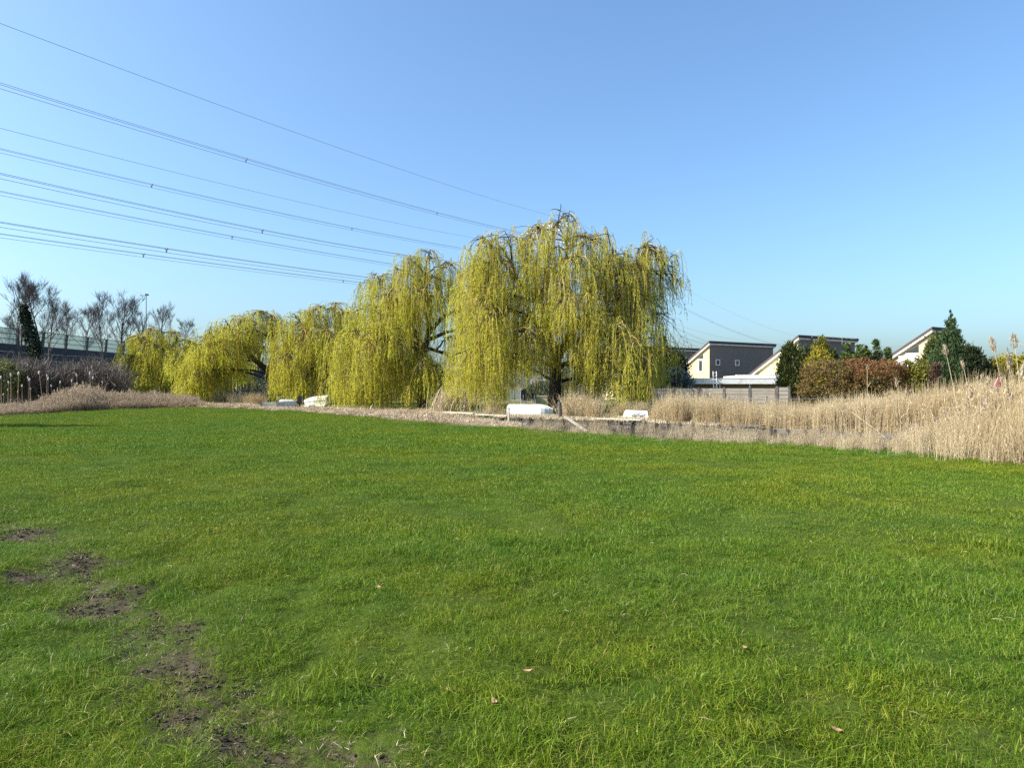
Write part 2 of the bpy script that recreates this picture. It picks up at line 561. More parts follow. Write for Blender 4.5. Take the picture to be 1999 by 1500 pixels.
def mud_at(x, y):
    out = np.zeros_like(x)
    wx = x + 0.12 * noise2(x * 5, y * 5, 41) + 0.05 * noise2(x * 14, y * 14, 45)
    wy = y + 0.14 * noise2(x * 5, y * 5, 43) + 0.06 * noise2(x * 14, y * 14, 47)
    for (px, py, r) in _mud_px:
        Y = depth_of(py)
        X = (px - CX) / F * Y
        d = np.hypot((wx - X) * 0.75, (wy - Y) * 0.8)
        out = np.maximum(out, np.clip(1.7 - d / r, 0, 1))
    tr = np.clip(1.15 - track_dist(wx, wy) / 0.75, 0, 1) * np.clip(1.35 - (y - 3.5) * .16, .55, 1)
    n = 0.5 + 0.5 * noise2(x * 9, y * 9, 11)
    n2 = 0.5 + 0.5 * noise2(x * 27, y * 27, 13)
    n3 = 0.5 + 0.5 * noise2(x * 4.1, y * 4.1, 15)
    n4 = 0.5 + 0.5 * noise2(x * 48, y * 48, 23)
    far_ = np.clip((y - 4.6) / 1.5, 0, 1)
    v = out * (0.30 + 0.45 * far_) + tr * 0.87 - 0.22 * n - 0.62 * n2 - 0.18 * n3 - 0.52 * n4 + 0.12
    return np.clip(v * 3.0, 0, 1)


def build_ground():
    th = np.radians(np.concatenate([np.arange(-57, 57.01, 0.38), np.arange(61, 303, 5)]))
    n_t = len(th)
    px = np.where(np.cos(th) > 0.3, CX + F * np.tan(th), np.where(np.sin(th) > 0, 3500, -2500))
    c = np.maximum(np.cos(th), 0.35)
    px = np.clip(px, -2500, 3500)
    rn, rf = Ynear(px) / c, Yfar(px) / c
    dep = dfac(px)
    dep[np.cos(th) < 0.3] = 0.0
    rings, zs, zone = [], [], []
    a = np.linspace(0, 1, 270)
    for t in a:                                   # the field
        rings.append(0.5 * (rn / 0.5) ** t)
        zs.append(np.zeros(n_t))
        zone.append((0, np.clip((t - 0.985) / 0.012, 0, 1), 0))
    for off, dz in ((0.25, -0.35), (0.8, -0.75)):
        rings.append(rn + off)
        zs.append(dz * dep)
        zone.append((0.3, 0.7, 0))
    rings.append(rf - 0.12)
    zs.append(-0.75 * dep)
    zone.append((0.6, 0.4, 0))
    rings.append(rf - 0.06)
    zs.append(-0.06 * dep)
    zone.append((0, 1, 0))
    for t in np.linspace(0, 1, 36):
        rings.append(rf * (np.maximum(110, rf * 2.2) / rf) ** t)
        zs.append(np.zeros(n_t))
        zone.append((0, np.clip(1 - t * 6, 0, 1), 1))
    for R in (160, 260, 500, 1100, 3000):
        rings.append(np.full(n_t, R * 1.0))
        zs.append(np.zeros(n_t))
        zone.append((0, 0, 1))
    R = np.array(rings)
    Z = np.array(zs)
    X, Y = R * np.sin(th)[None], R * np.cos(th)[None]
    nf = len(a)
    Z[:nf - 1] += swell(X[:nf - 1], Y[:nf - 1])
    Z[nf + 4:nf + 36] += 0.04 * noise2(X[nf + 4:nf + 36], Y[nf + 4:nf + 36], 4)
    mud = mud_at(X, Y)
    Z[:nf] -= 0.015 * mud[:nf] * (1 + 0.5 * noise2(X[:nf] * 14, Y[:nf] * 14, 61))
    zc = np.zeros((*R.shape, 4))
    for i, q in enumerate(zone):
        zc[i, :, 0] = np.maximum(q[0], mud[i] if i < nf else 0)
        zc[i, :, 1] = q[1]
        zc[i, :, 2] = q[2]
    zc[..., 3] = 1
    nr = len(R)
    V = np.stack([X, Y, Z], -1).reshape(-1, 3)
    i, j = np.meshgrid(np.arange(nr - 1), np.arange(n_t), indexing='ij')
    j2 = (j + 1) % n_t
    Fq = np.stack([i * n_t + j, (i + 1) * n_t + j, (i + 1) * n_t + j2, i * n_t + j2], -1).reshape(-1, 4)[:, ::-1]
    V = np.concatenate([V, [[0, 0, 0]]])
    zc = np.concatenate([zc.reshape(-1, 4), [[0, 0, 0, 1]]])
    mb = MB()
    mb.add(V, Fq)
    cent = np.array([[len(V) - 1, (k + 1) % n_t, k] for k in range(n_t)])
    mb.Ft.append(cent)
    mb.Mt.append(np.zeros(n_t, int))
    o = mb.build('ground', M['ground'], smooth=True)
    ca = o.data.color_attributes.new('zone', 'FLOAT_COLOR', 'POINT')
    ca.data.foreach_set('color', zc.astype(np.float32).ravel())
    tag(o, kind='structure')
    # ditch water
    pxs = np.linspace(520, 2600, 90)
    k = (pxs - CX) / F
    y0, y1 = Ynear(pxs) + 0.25, Yfar(pxs) - 0.02
    yy = np.linspace(0, 1, 4)[:, None] * (y1 - y0)[None] + y0[None]
    V = np.stack([k[None] * yy, yy, np.full_like(yy, -0.42)], -1)
    i, j = np.meshgrid(np.arange(3), np.arange(89), indexing='ij')
    f = np.stack([i * 90 + j, i * 90 + j + 1, (i + 1) * 90 + j + 1, (i + 1) * 90 + j], -1).reshape(-1, 4)
    w = MB().add(V.reshape(-1, 3), f).build('water', M['water'], smooth=True)
    tag(w, kind='structure')


build_ground()

# embankment under the noise barrier
mb = MB()
ys = np.linspace(40, 260, 23)
prof = [(-40, -0.05), (-47, 0.8), (-55, 3.1), (-70, 3.2), (-110, 3.2), (-140, -0.05)]
V = np.array([[x + 0.8 * np.sin(y * 0.2), y, z] for y in ys for (x, z) in prof])
f = [[i * 6 + j, i * 6 + j + 1, (i + 1) * 6 + j + 1, (i + 1) * 6 + j] for i in range(22) for j in range(5)]
tag(mb.add(V, f).build('embankment', solid('embankment_soil', (0.09, 0.075, 0.05), (0.06, 0.055, 0.03), 0.6, 0.95), smooth=True), kind='structure')


# ------------------------------------------------------------------ noise barrier on the embankment
def noise_barrier():
    root = empty('noise_barrier', (-60, 60, 3.1), 0, 'long highway noise barrier of dark panels topped by greenish glass on slanting posts', 'noise barrier')
    step, n = 4.5, 24
    ph = 5.45
    post = MB().bar((-0.15, 0, 0), (0.35, 0, ph), 0.2, 0.34).mesh('post', M['dark_steel'])
    wall = MB()
    for q in range(4):
        wall.box((-0.08, 0.12, q * 0.9), (0.08 - 0.02 * (q % 2), step - 0.12, q * 0.9 + 0.87))
    wall_me = [MB().box((-0.08, 0.12, 0), (0.08, step - 0.12, 0.87)).mesh('panel', M['barrier'])]
    pane = MB().box((-0.02, 0.14, 0), (0.02, step - 0.14, 0.6)).mesh('glass_panel', M['glass'])
    rail = MB().box((-0.05, 0.11, -0.03), (0.05, step - 0.11, 0.03)).mesh('rail', M['dark_steel'])
    for i in range(n):
        y = i * step
        part('post', post, root, (0, y, 0))
        for q in range(4):
            part('panel', wall_me[0], root, (0.02 + 0.05 * q, y, q * 0.89))
        for q in range(3):
            part('glass_panel', pane, root, (0.20 + 0.05 * q, y, 3.58 + q * 0.62))
        for q in range(4):
            part('rail', rail, root, (0.18 + 0.05 * q, y, 3.58 + q * 0.62 - 0.01))
    return root


noise_barrier()


# ------------------------------------------------------------------ bare trees
def branch_set(rng, H, r0, spread, levels, lean=(0, 0), twigs=9, fork=0.32, kids=7):
    """tubes and twig ribbons of a leafless tree of height H at the origin"""
    tb, tw = MB(), []

    def grow(p, d, L, r, lv):
        n = 8 if lv == 0 else 5
        pts = [p]
        dd = d.copy()
        for _ in range(n):
            dd = unit(dd + rng.normal(0, 0.06 + 0.03 * lv, 3) + np.array([0, 0, 0.10 * (lv > 0)]))
            pts.append(pts[-1] + dd * L / n)
        pts = np.array(pts)
        rr = r * np.linspace(1, 0.3, n + 1)
        tb.tube(pts, np.maximum(rr, .012), 6 if lv == 0 else 4 if lv == 1 else 3, caps=False)
        if lv < levels:
            nk = kids if lv == 0 else int(rng.integers(4, 7))
            for k in range(nk):
                t = rng.uniform(fork if lv == 0 else 0.2, 0.95)
                ii = min(int(t * n), n - 1)
                q = pts[ii] + (pts[ii + 1] - pts[ii]) * (t * n - ii)
                a = rng.uniform(0, 6.28)
                out = np.array([math.cos(a), math.sin(a), 0])
                nd = unit(dd + out * spread * rng.uniform(0.7, 1.3) + np.array([0, 0, 0.05]))
                ll = (L * 0.50 * (1.15 - 0.75 * t) if lv == 0 else L * rng.uniform(.35, .6) * (1.2 - .5 * t))
                grow(q, nd, ll * rng.uniform(.85, 1.15), r * (1 - 0.6 * t) * 0.55, lv + 1)
        if lv >= levels - 1:
            for _ in range(twigs):
                t = rng.uniform(0.15, 1)
                ii = min(int(t * n), n - 1)
                q = pts[ii]
                a = rng.uniform(0, 6.28)
                nd = unit(dd + np.array([math.cos(a), math.sin(a), 0.1]) * rng.uniform(0.35, 0.8))
                l = rng.uniform(0.4, 1.0) * H * 0.075
                k1 = q + nd * l * 0.5
                k2 = k1 + unit(nd + np.array([0, 0, 0.35]) + rng.normal(0, 0.15, 3)) * l * 0.5
                tw.append([q, k1, k2])

    grow(np.zeros(3), unit(np.array([lean[0], lean[1], 1.0])), H * 0.95, r0, 0)
    twm = MB()
    T = np.array(tw)
    sd = unit(rng.normal(0, 1, (len(T), 3)))
    twm.ribbons(T, np.array([0.030, 0.022, 0.012]) * (H / 14), sd)
    sd = unit(np.cross(sd, unit(T[:, 2] - T[:, 0])))
    twm.ribbons(T, np.array([0.030, 0.022, 0.012]) * (H / 14), sd)
    top = max(T[:, :, 2].max(), 1)
    return tb.mesh('trunk', M['bare_bark']), twm.mesh('crown', M['bare_twig']), top


def bare_trees():
    rng = np.random.default_rng(21)
    types = [branch_set(rng, 14, 0.20, 0.8, 3, twigs=3, kids=14), branch_set(rng, 14, 0.17, 0.75, 3, twigs=3, kids=13), branch_set(rng, 14, 0.18, 1.0, 3, twigs=3, kids=14)]
    G = 'leafless trees along the highway embankment'
    rows = [  # px, y of top, Y, type, width factor, label
        (30, 548, 74, 0, 0.85, 'tall leafless tree at the far left edge of the picture, beside the ivy-clad trunk'),
        (82, 552, 76, 2, 0.85, 'tall leafless tree just right of the ivy-clad trunk'),
        (92, 575, 79, 1, 0.8, 'slimmer leafless tree close behind the tall one right of the ivy-clad trunk'),
        (122, 600, 125, 1, 0.8, 'faint pale leafless tree behind the glass barrier, second from the ivy-clad trunk'),
        (162, 606, 128, 2, 0.9, 'low wide leafless tree behind the glass barrier, midway to the twin trunks'),
        (207, 586, 92, 1, 0.9, 'slanting leafless tree in front of the barrier, left one of the pair'),
        (226, 578, 94, 0, 0.95, 'broad leafless tree in front of the barrier, next to the first willow'),
        (245, 625, 126, 2, 0.8, 'small leafless tree half hidden behind the first willow, beside the broad bare tree'),
        (284, 618, 128, 1, 0.7, 'small leafless tree at the foot of the tall lamp post'),
        (315, 600, 118, 0, 0.8, 'leafless tree peeking over the first willow, right of the lamp post'),
        (360, 628, 122, 2, 0.8, 'leafless tree top peeking out at the right shoulder of the first willow'),
        (10, 625, 112, 1, 0.9, 'short leafless tree behind the glass barrier at the picture edge'),
    ]
    for i, (px, py, Y, k, wf, lab) in enumerate(rows):
        x = (px - CX) / F * Y
        z0 = 3.1 if x < -55 else (1.0 if x < -47 else 0.0)
        h = EYE - (py - HY) / F * Y - z0
        r = empty('bare_tree', (x, Y, z0), rng.uniform(0, 6.28), lab, 'tree', G)
        tm, cm, top = types[k]
        s = h * 1.12 / top
        for nm, me in (('trunk', tm), ('crown', cm)):
            p = part(nm, me, r)
            p.scale = (s * wf, s * wf, s)
    # ivy-clad leaning trunk
    Y = 73
    P = np.array([at(72, 735, Y), at(70, 700, Y), at(63, 665, Y), at(54, 632, Y), at(46, 604, Y), at(52, 585, Y)])
    root = empty('ivy_tree', (P[0][0], Y, 0.5), 0, 'leaning dead trunk thickly wrapped in dark ivy in front of the noise barrier', 'tree')
    o = np.array([P[0][0], Y, 0.5])
    MB().tube(P - o, [0.25, 0.24, 0.22, 0.18, 0.12, 0.03], 7).build('trunk', M['bare_bark'], root)
    n = 2600
    t = rng.uniform(0.06, 0.86, n) * 5
    i = np.minimum(t.astype(int), 4)
    c = P[i] + (P[i + 1] - P[i]) * (t - i)[:, None] - o
    rad = np.interp(t, [0, 1.5, 3, 3.8, 4.5], [0.6, 0.78, 0.6, 0.5, 0.2]) * np.sqrt(rng.uniform(0.2, 1, n))
    a = rng.uniform(0, 6.28, n)
    c = c + np.stack([np.cos(a) * rad, np.sin(a) * rad, rng.normal(0, 0.2, n)], 1)
    ax = unit(rng.normal(0, 1, (n, 3)))
    sd = unit(np.cross(ax, rng.normal(0, 1, (n, 3))))
    MB().leaves(c, ax, sd, rng.uniform(0.18, 0.32, n), rng.uniform(0.14, 0.24, n)).build('ivy', M['ivy'], root)


bare_trees()


def lamp_post():
    Y = 112
    x = (285 - CX) / F * Y
    zt = EYE - (577 - HY) / F * Y
    r = empty('street_lamp', (x, Y, 0), 0, 'tall thin highway lamp post rising above the first willow', 'lamp post')
    MB().tube([(0, 0, 0), (0, 0, zt * 0.5), (0.05, 0, zt)], [0.11, 0.08, 0.05], 7).build('pole', M['dark_steel'], r)
    MB().bar((-0.1, 0, zt - 0.1), (-0.66, 0, zt - 0.02), 0.05, 0.05).build('arm', M['dark_steel'], r)
    MB().box((-0.1, -0.2, zt), (0.38, 0.2, zt + 0.18)).box((-0.05, -0.15, zt + 0.181), (0.3, 0.15, zt + 0.26)).build('lamp_head', M['dark_steel'], r)
    MB().box((-0.95, -0.12, zt - 0.05), (-0.65, 0.12, zt + 0.04)).build('side_lamp', M['dark_steel'], r)


lamp_post()


# ------------------------------------------------------------------ weeping willows
def willow(seed, px0, base_y, Y, founts, trunk_px, label, n_strand, twiggy=1.0, leaf=1.0, limbs_r=0.10):
    """founts: (px, py of the top, depth offset, reach m, px row where the strands end, weight). trunk_px: [(px, py, dy, radius)] from the ground up;
    limbs leave its upper half for every fountain of hanging strands."""
    rng = np.random.default_rng(seed)
    o = np.array([(px0 - CX) / F * Y, Y, 0.0])
    root = empty('weeping_willow', o, 0, label, 'tree', 'weeping willows in a row behind the ditch')

    def loc(px, py, dy=0.0):
        return at(px, py, Y) + np.array([0, dy, 0]) - o

    tb = MB()
    stems = trunk_px if isinstance(trunk_px[0], list) else [trunk_px]
    nodes = []
    for st in stems:
        P = np.array([loc(q[0], q[1], q[2]) for q in st])
        R = np.array([q[3] for q in st])
        if st is stems[0]:
            P[0][2] = -0.05
        # smooth
        tt = np.linspace(0, len(P) - 1, 3 * len(P))
        Pi = np.stack([np.interp(tt, np.arange(len(P)), P[:, k]) for k in range(3)], 1)
        Pi[1:-1] += rng.normal(0, 0.03, Pi[1:-1].shape)
        Ri = np.interp(tt, np.arange(len(P)), R)
        if st is stems[0]:
            Ri[0] *= 1.3
        tb.tube(Pi, Ri, 8)
        h0 = 0.45 if st is stems[0] else 0.15
        k0 = int(len(Pi) * h0)
        nodes += [(Pi[k], Ri[k]) for k in range(k0, len(Pi))]
    NP, NR = np.array([n[0] for n in nodes]), np.array([n[1] for n in nodes])
    cr = MB()
    more = []
    for f in founts:                       # smaller side fountains fill the dome between the main ones
        w0 = f[5] if len(f) > 5 else 1
        for _ in range(3):
            sx, sy = rng.normal(0, 0.75 * f[3] * F / Y), abs(rng.normal(0, 0.55 * f[3] * F / Y))
            more.append((f[0] + sx * 0.8, f[1] + sy * 0.9 + 4, f[2] + rng.normal(0, 1.1), f[3] * rng.uniform(.6, .9), f[4] - rng.uniform(0, 30), w0 * rng.uniform(.3, .6)))
    n_main = len(founts)
    founts = list(founts) + more
    top_y = min(f[1] for f in founts)
    wts = np.array([f[3] * max(f[4] - f[1], 40) * (f[5] if len(f) > 5 else 1) * np.interp(f[1] - top_y, [0, 60, 130], [.78, .86, 1]) for f in founts], float)
    cnt = np.maximum((wts / wts.sum() * n_strand).astype(int), 12)
    tips = []
    for fi, (f, n) in enumerate(zip(founts, cnt)):
        main = fi < n_main
        c = loc(f[0], f[1], f[2])
        c[2] -= 0.30
        dd = np.linalg.norm(NP - c, axis=1) + 1.2 * np.maximum(NP[:, 2] - c[2] + 0.5, 0)
        k = int(np.argmin(dd + rng.uniform(0, 0.8, len(dd))))
        a, ra = NP[k], min(NR[k] * 0.7, limbs_r)
        if not main:
            td = np.linalg.norm(np.array(tips) - c, axis=1)
            a, ra = tips[int(np.argmin(td))], 0.035
        L = np.linalg.norm(c - a)
        mid = a + (c - a) * 0.5 + np.array([0, 0, 0.12 * L]) + rng.normal(0, 0.05 * L, 3)
        t = np.linspace(0, 1, 9)[:, None]
        P = (1 - t) ** 2 * a + 2 * t * (1 - t) * mid + t * t * c + rng.normal(0, 0.05, (9, 3)) * (t * (1 - t) * 4)
        tb.tube(P, np.linspace(ra, 0.016, 9), 6, caps=False)
        if main:
            tips.append(P[6].copy())
        # side boughs near the limb's end
        for _ in range(4 if main else 2):
            s = rng.integers(4, 8)
            q = P[s]
            ang = rng.uniform(0, 6.28)
            e = c + np.array([math.cos(ang), math.sin(ang), 0]) * f[3] * rng.uniform(0.4, 1.0) + np.array([0, 0, rng.uniform(-0.9, -0.1)])
            m2 = (q + e) / 2 + np.array([0, 0, rng.uniform(0.05, 0.25)])
            tt = np.linspace(0, 1, 5)[:, None]
            tb.tube((1 - tt) ** 2 * q + 2 * tt * (1 - tt) * m2 + tt * tt * e, np.linspace(0.035, 0.010, 5), 4, caps=False)
        # small sprays all over the dome: each arches over and hangs a few metres, so that they overlap like thatch
        H0 = (f[4] - f[1]) / F * Y
        nh = max(5, int(n / 5.5))
        RR = f[3] * 1.30
        hr = RR * np.sqrt(rng.uniform(0.0, 1.0, nh))
        ha = rng.uniform(0, 2 * np.pi, nh)
        s0 = rng.uniform(0, 1, nh) ** 1.5 * 0.72
        start = -0.45 * RR * (hr / RR) ** 2.2 - s0 * H0 + rng.normal(0, 0.14, nh) + 0.24
        room = np.maximum(H0 * (1.02 - s0), 0.5)
        drop = np.minimum(room, np.where(rng.uniform(0, 1, nh) < .55, rng.uniform(.7, 2.0, nh), rng.uniform(1.8, 4.2, nh)) * (Y / 50) ** .3)
        hc = np.stack([c[0] + np.cos(ha) * hr, c[1] + np.sin(ha) * hr, c[2] + start], 1)
        hc[:, 2] = np.maximum(hc[:, 2], 0.9)
        # the twigs that carry them
        src = P[rng.integers(4, 9, nh)]
        tw = np.linspace(0, 1, 4)[None, :, None]
        md = (src + hc) / 2
        md[:, 2] = np.maximum(src[:, 2], hc[:, 2]) + 0.15
        TW = (1 - tw) ** 2 * src[:, None] + 2 * tw * (1 - tw) * md[:, None] + tw ** 2 * hc[:, None]
        cr.ribbons(TW, np.array([.05, .042, .034, .026]) * twiggy, unit(rng.normal(0, 1, (nh, 3))), 1)
        hk = rng.integers(0, nh, n)
        R_ = rng.uniform(.05, .55, n)
        ang = ha[hk] + rng.normal(0, 1.0, n)
        jit = rng.normal(0, 1, (n, 2)) * 0.09
        H = drop[hk] * np.clip(rng.normal(0.85, 0.2, n), 0.3, 1.2)
        rise = rng.uniform(0.02, 0.30, n)
        LS = R_ + H
        K = 8
        s = np.linspace(0, 1, K)

        def path(sv, idx):
            out = R_[idx] * (1 - (1 - sv) ** 3.0)
            av = np.clip(sv / 0.30, 0, 1)
            z = rise[idx] * 4 * av * (1 - av) - H[idx] * sv ** 1.3
            w = np.clip(sv * 2.5, 0, 1)
            sway = 0.04 * np.sin(sv * 6 + idx * 1.7) * sv
            x = hc[hk[idx], 0] + np.cos(ang[idx]) * out + jit[idx, 0] * w + sway
            y = hc[hk[idx], 1] + np.sin(ang[idx]) * out + jit[idx, 1] * w + sway * 0.6
            return np.stack([x, y, hc[hk[idx], 2] + z], -1)

        idx = np.repeat(np.arange(n), K).reshape(n, K)
        Pw = path(np.broadcast_to(s, (n, K)), idx)
        Pw[..., 2] = np.maximum(Pw[..., 2], 0.12)
        sd = np.stack([np.cos(rng.uniform(0, 6.28, n)), np.sin(rng.uniform(0, 6.28, n)), np.zeros(n)], 1)
        cr.ribbons(Pw, np.linspace(0.020, 0.008, K)[None] * twiggy, unit(sd), 1)
        nl = np.maximum((LS / 0.088 / leaf ** .7).astype(int), 4)
        li = np.repeat(np.arange(n), nl)
        sv = rng.uniform(0.02, 1.0, len(li)) ** 0.8
        p0 = path(sv, li)
        p1 = path(np.minimum(sv + 0.02, 1.02), li)
        keep = p0[:, 2] > 0.15
        p0, p1, li = p0[keep], p1[keep], li[keep]
        kind = np.array([0, 0, 2, 0, 3, 2, 0])[hk[li] % 7]
        ax = unit(unit(p1 - p0) + rng.normal(0, 0.18, p0.shape))
        sd = unit(np.cross(ax, rng.normal(0, 1, p0.shape)))
        N = len(p0)
        LL, WW = rng.uniform(0.10, 0.22, N) * leaf, rng.uniform(0.016, 0.029, N) * leaf
        pp = p0 + rng.normal(0, 0.022, p0.shape)
        for q in (0, 2, 3):
            k_ = kind == q
            if k_.any():
                cr.leaves(pp[k_], ax[k_], sd[k_], LL[k_], WW[k_], q)
    tb.build('trunk', M['bark'], root, smooth=True)
    cr.build('crown', [M['willow'], M['willow_twig'], M['willow_olive'], M['willow_amber']], root)
    return root


E_f = [(1112, 402, 0, 1.0, 520, .8), (1078, 428, -.8, 1.1, 585, .8), (1150, 436, 1, 1.1, 570, .8), (1130, 455, -1.2, 1.2, 560, .8),
       (985, 440, 0, 1.2, 580, .8), (942, 458, -1, 1.1, 640, .8), (1030, 452, 1, 1.2, 570, .8), (925, 500, .8, .9, 690), (960, 500, -1.5, 1.2, 690),
       (1198, 474, 0, 1.1, 600, .7), (1276, 455, 0, .8, 560, 1.2), (1298, 480, .6, .7, 600, .9), (1240, 505, -1, 1.0, 610, .6), (1310, 512, 0, .5, 585, .6),
       (930, 560, -2, 1.2, 760, 1.3), (958, 600, -3, 1.1, 765, 1.4), (918, 650, -1, 1.0, 770, 1.2), (985, 560, 2, 1.3, 750), (1012, 640, -3.2, 1.0, 742, 1.2), (940, 680, -3.4, 1.0, 790, 1.2),
       (1055, 520, -1.6, 1.2, 640), (1105, 505, -2.2, 1.2, 650), (1142, 566, -2.6, 1.1, 700), (1085, 590, -3.6, .7, 670, .8), (1165, 620, -3.2, 1.0, 745), (1190, 545, 1.2, 1.2, 730, .8),
       (1232, 572, -1, 1.1, 750), (1252, 625, -2, 1.1, 785), (1282, 655, 0, .9, 765), (1212, 655, -3.2, 1.0, 788), (1172, 688, -3, .9, 785), (1274, 560, 1.5, .9, 650, .7),
       (1000, 530, 4, 1.5, 730, .8), (1130, 545, 4, 1.5, 730, .7), (1225, 590, 4, 1.4, 760), (1050, 640, 3.8, 1.3, 735, .8), (1160, 650, 4.2, 1.5, 780), (1270, 690, 2.2, 1.0, 775), (955, 690, 2.5, 1.1, 775), (1042, 560, -1, 1.2, 720), (1020, 600, 1.5, 1.2, 735), (1050, 640, -2.4, .8, 730, .8), (1118, 610, -1.5, 1.1, 720), (1125, 655, -3, .8, 735, .8), (1140, 690, 1.5, 1.2, 775), (1030, 680, -2, .9, 740, .7), (1320, 530, 0, .4, 575, .5), (1170, 455, 0, 1.0, 590), (1215, 488, .5, 1.0, 650), (1188, 500, -1.5, 1.1, 670), (1226, 540, -1.5, 1.0, 700), (1252, 500, 1, 1.0, 650), (1040, 438, -.5, 1.0, 590), (1070, 462, 1.5, 1.2, 630), (962, 462, 0, 1.1, 610), (1262, 470, -.4, .9, 600), (1240, 690, -2.6, .8, 788)]
E_t = [[(1086, 806, 0, .50), (1084, 770, 0, .42), (1085, 735, 0, .38), (1086, 700, 0, .34)],
       [(1086, 704, 0, .28), (1072, 668, .2, .25), (1068, 625, .4, .22), (1040, 570, .2, .18), (1005, 545, 0, .13)],
       [(1086, 704, 0, .27), (1102, 672, -.2, .25), (1118, 640, -.4, .21), (1110, 585, -.4, .18), (1104, 520, -.2, .12), (1108, 450, 0, .05)],
       [(1112, 648, -.3, .2), (1140, 615, -.5, .18), (1165, 565, -.6, .14), (1205, 535, -.4, .10), (1250, 505, -.1, .05)]]
willow(1, 1086, 806, 42, E_f, E_t, 'largest and tallest yellow-green weeping willow, its dark forked trunk beside the upturned white boat', 12300)

D_f = [(842, 480, 0, 1.1, 590, .9), (800, 497, -.8, 1.2, 610), (768, 512, 0, 1.2, 640), (738, 532, -.5, 1.0, 650, .7), (880, 500, .5, 1.0, 590, .9), (850, 535, -1.5, 1.2, 620),
       (815, 560, -2.5, 1.2, 680), (770, 575, -2.5, 1.2, 700), (722, 590, -.8, 1.2, 720), (700, 640, -1, 1.1, 775, 1.2), (682, 675, -.5, .8, 760), (735, 650, -3, 1.2, 785, 1.3), (775, 660, -3.5, 1.2, 780, 1.2), (812, 670, -3, 1.0, 745),
       (840, 700, -3.2, .9, 790), (862, 705, -2, .9, 780), (705, 705, -2.5, 1.0, 795, 1.2), (745, 720, -3.8, .9, 790), (780, 560, 3, 1.5, 740), (840, 560, 3.5, 1.3, 640, .6), (730, 640, 3, 1.4, 770), (800, 680, 3.4, 1.5, 780), (885, 720, 2.0, 1.0, 780), (882, 545, 1, .9, 625, .6), (892, 590, 2.4, .9, 690, .45), (880, 640, 3, .9, 740, .5)]
D_t = [[(826, 796, 0, .42), (824, 762, 0, .36), (822, 725, 0, .33), (826, 690, 0, .30)],
       [(826, 692, 0, .24), (816, 655, 0, .2), (790, 625, 0, .17), (760, 600, 0, .12)],
       [(826, 692, 0, .24), (838, 650, 0, .21), (836, 600, 0, .17), (830, 540, 0, .1)],
       [(838, 650, 0, .18), (862, 620, .3, .15), (895, 600, .5, .09)],
       [(838, 662, 0, .15), (870, 650, -.3, .12), (902, 640, -.3, .07)],
       [(832, 680, 0, .14), (870, 690, 0, .11), (898, 715, 0, .07)]]
willow(2, 826, 796, 50, D_f, D_t, 'second largest weeping willow, left of the tallest one and behind the leaning straw clump', 8500, leaf=1.15)

C_f = [(655, 584, 0, 1.3, 690), (625, 592, -.5, 1.2, 690), (598, 600, 0, 1.2, 700), (680, 600, .5, 1.1, 690), (575, 625, -1, 1.2, 730), (610, 640, -2.5, 1.3, 760), (650, 640, -2.5, 1.3, 735), (568, 655, -1, 1.0, 760),
       (572, 700, -2, .9, 780, 1.2), (590, 690, -3.5, 1.1, 775, 1.2), (625, 700, -3.6, 1.0, 778), (655, 700, -3, 1.0, 750), (640, 650, 3, 1.6, 770), (590, 660, 3, 1.6, 770), (685, 680, 1, 1.0, 770)]
C_t = [[(664, 788, 0, .42), (663, 755, 0, .37), (662, 720, 0, .34), (658, 690, 0, .30)], [(658, 692, 0, .24), (645, 660, 0, .2), (620, 635, 0, .14)], [(658, 692, 0, .24), (662, 650, 0, .2), (655, 610, 0, .12)]]
willow(3, 664, 788, 60, C_f, C_t, 'weeping willow standing behind the two upturned cream boats', 5200, 1.1, 1.35)

B_f = [(505, 600, 0, 1.3, 690), (475, 612, -.6, 1.2, 690), (532, 612, .4, 1.0, 665), (445, 632, -.3, 1.3, 720), (410, 652, 0, 1.3, 740), (380, 672, -.4, 1.1, 750), (360, 688, 0, .8, 735), (430, 670, -2.5, 1.2, 728), (470, 660, -2.5, 1.1, 712), (395, 705, -2, 1.0, 785, 1.3),
       (415, 715, -3, .9, 770, 1.1), (500, 640, -2.2, 1.0, 680), (440, 690, 2.5, 1.3, 745), (490, 665, 3.5, 1.1, 715, .6), (380, 720, 1, 1.1, 765)]
B_t = [[(531, 784, 0, .40), (531, 760, 0, .37), (527, 738, 0, .36), (526, 722, 0, .34)], [(527, 728, 0, .30), (510, 712, -.2, .26), (490, 694, -.4, .22), (470, 672, -.4, .15), (440, 655, -.3, .08)], [(527, 726, 0, .27), (534, 690, 0, .23), (536, 650, 0, .16), (528, 615, 0, .08)]]
willow(4, 531, 784, 62, B_f, B_t, 'weeping willow with a bare black Y-shaped trunk on its right side, left of the boats', 5200, 1.1, 1.35)

A_f = [(300, 634, 0, 1.6, 720), (335, 640, .4, 1.5, 720), (270, 650, 0, 1.5, 740), (362, 658, .5, 1.1, 700), (320, 670, -2.5, 1.5, 745), (280, 690, -3, 1.5, 765, 1.2), (250, 700, -1.5, 1.2, 760), (232, 722, -2, 1.0, 768, 1.2), (216, 738, -2.5, .7, 770), (300, 720, -3.5, 1.2, 768, 1.2), (340, 700, -2, 1.2, 765),
       (365, 690, 0, 1.0, 750), (310, 690, 3, 2.0, 765), (260, 715, 2, 1.5, 765), (355, 715, 3, 1.5, 768)]
A_t = [[(322, 778, 0, .42), (320, 745, 0, .36), (318, 715, 0, .3)], [(318, 718, 0, .22), (300, 690, 0, .17), (275, 668, 0, .1)], [(318, 718, 0, .22), (335, 690, 0, .16), (345, 660, 0, .1)]]
willow(5, 322, 778, 80, A_f, A_t, 'farthest weeping willow, first in the row next to the noise barrier', 4600, 1.3, 1.7)


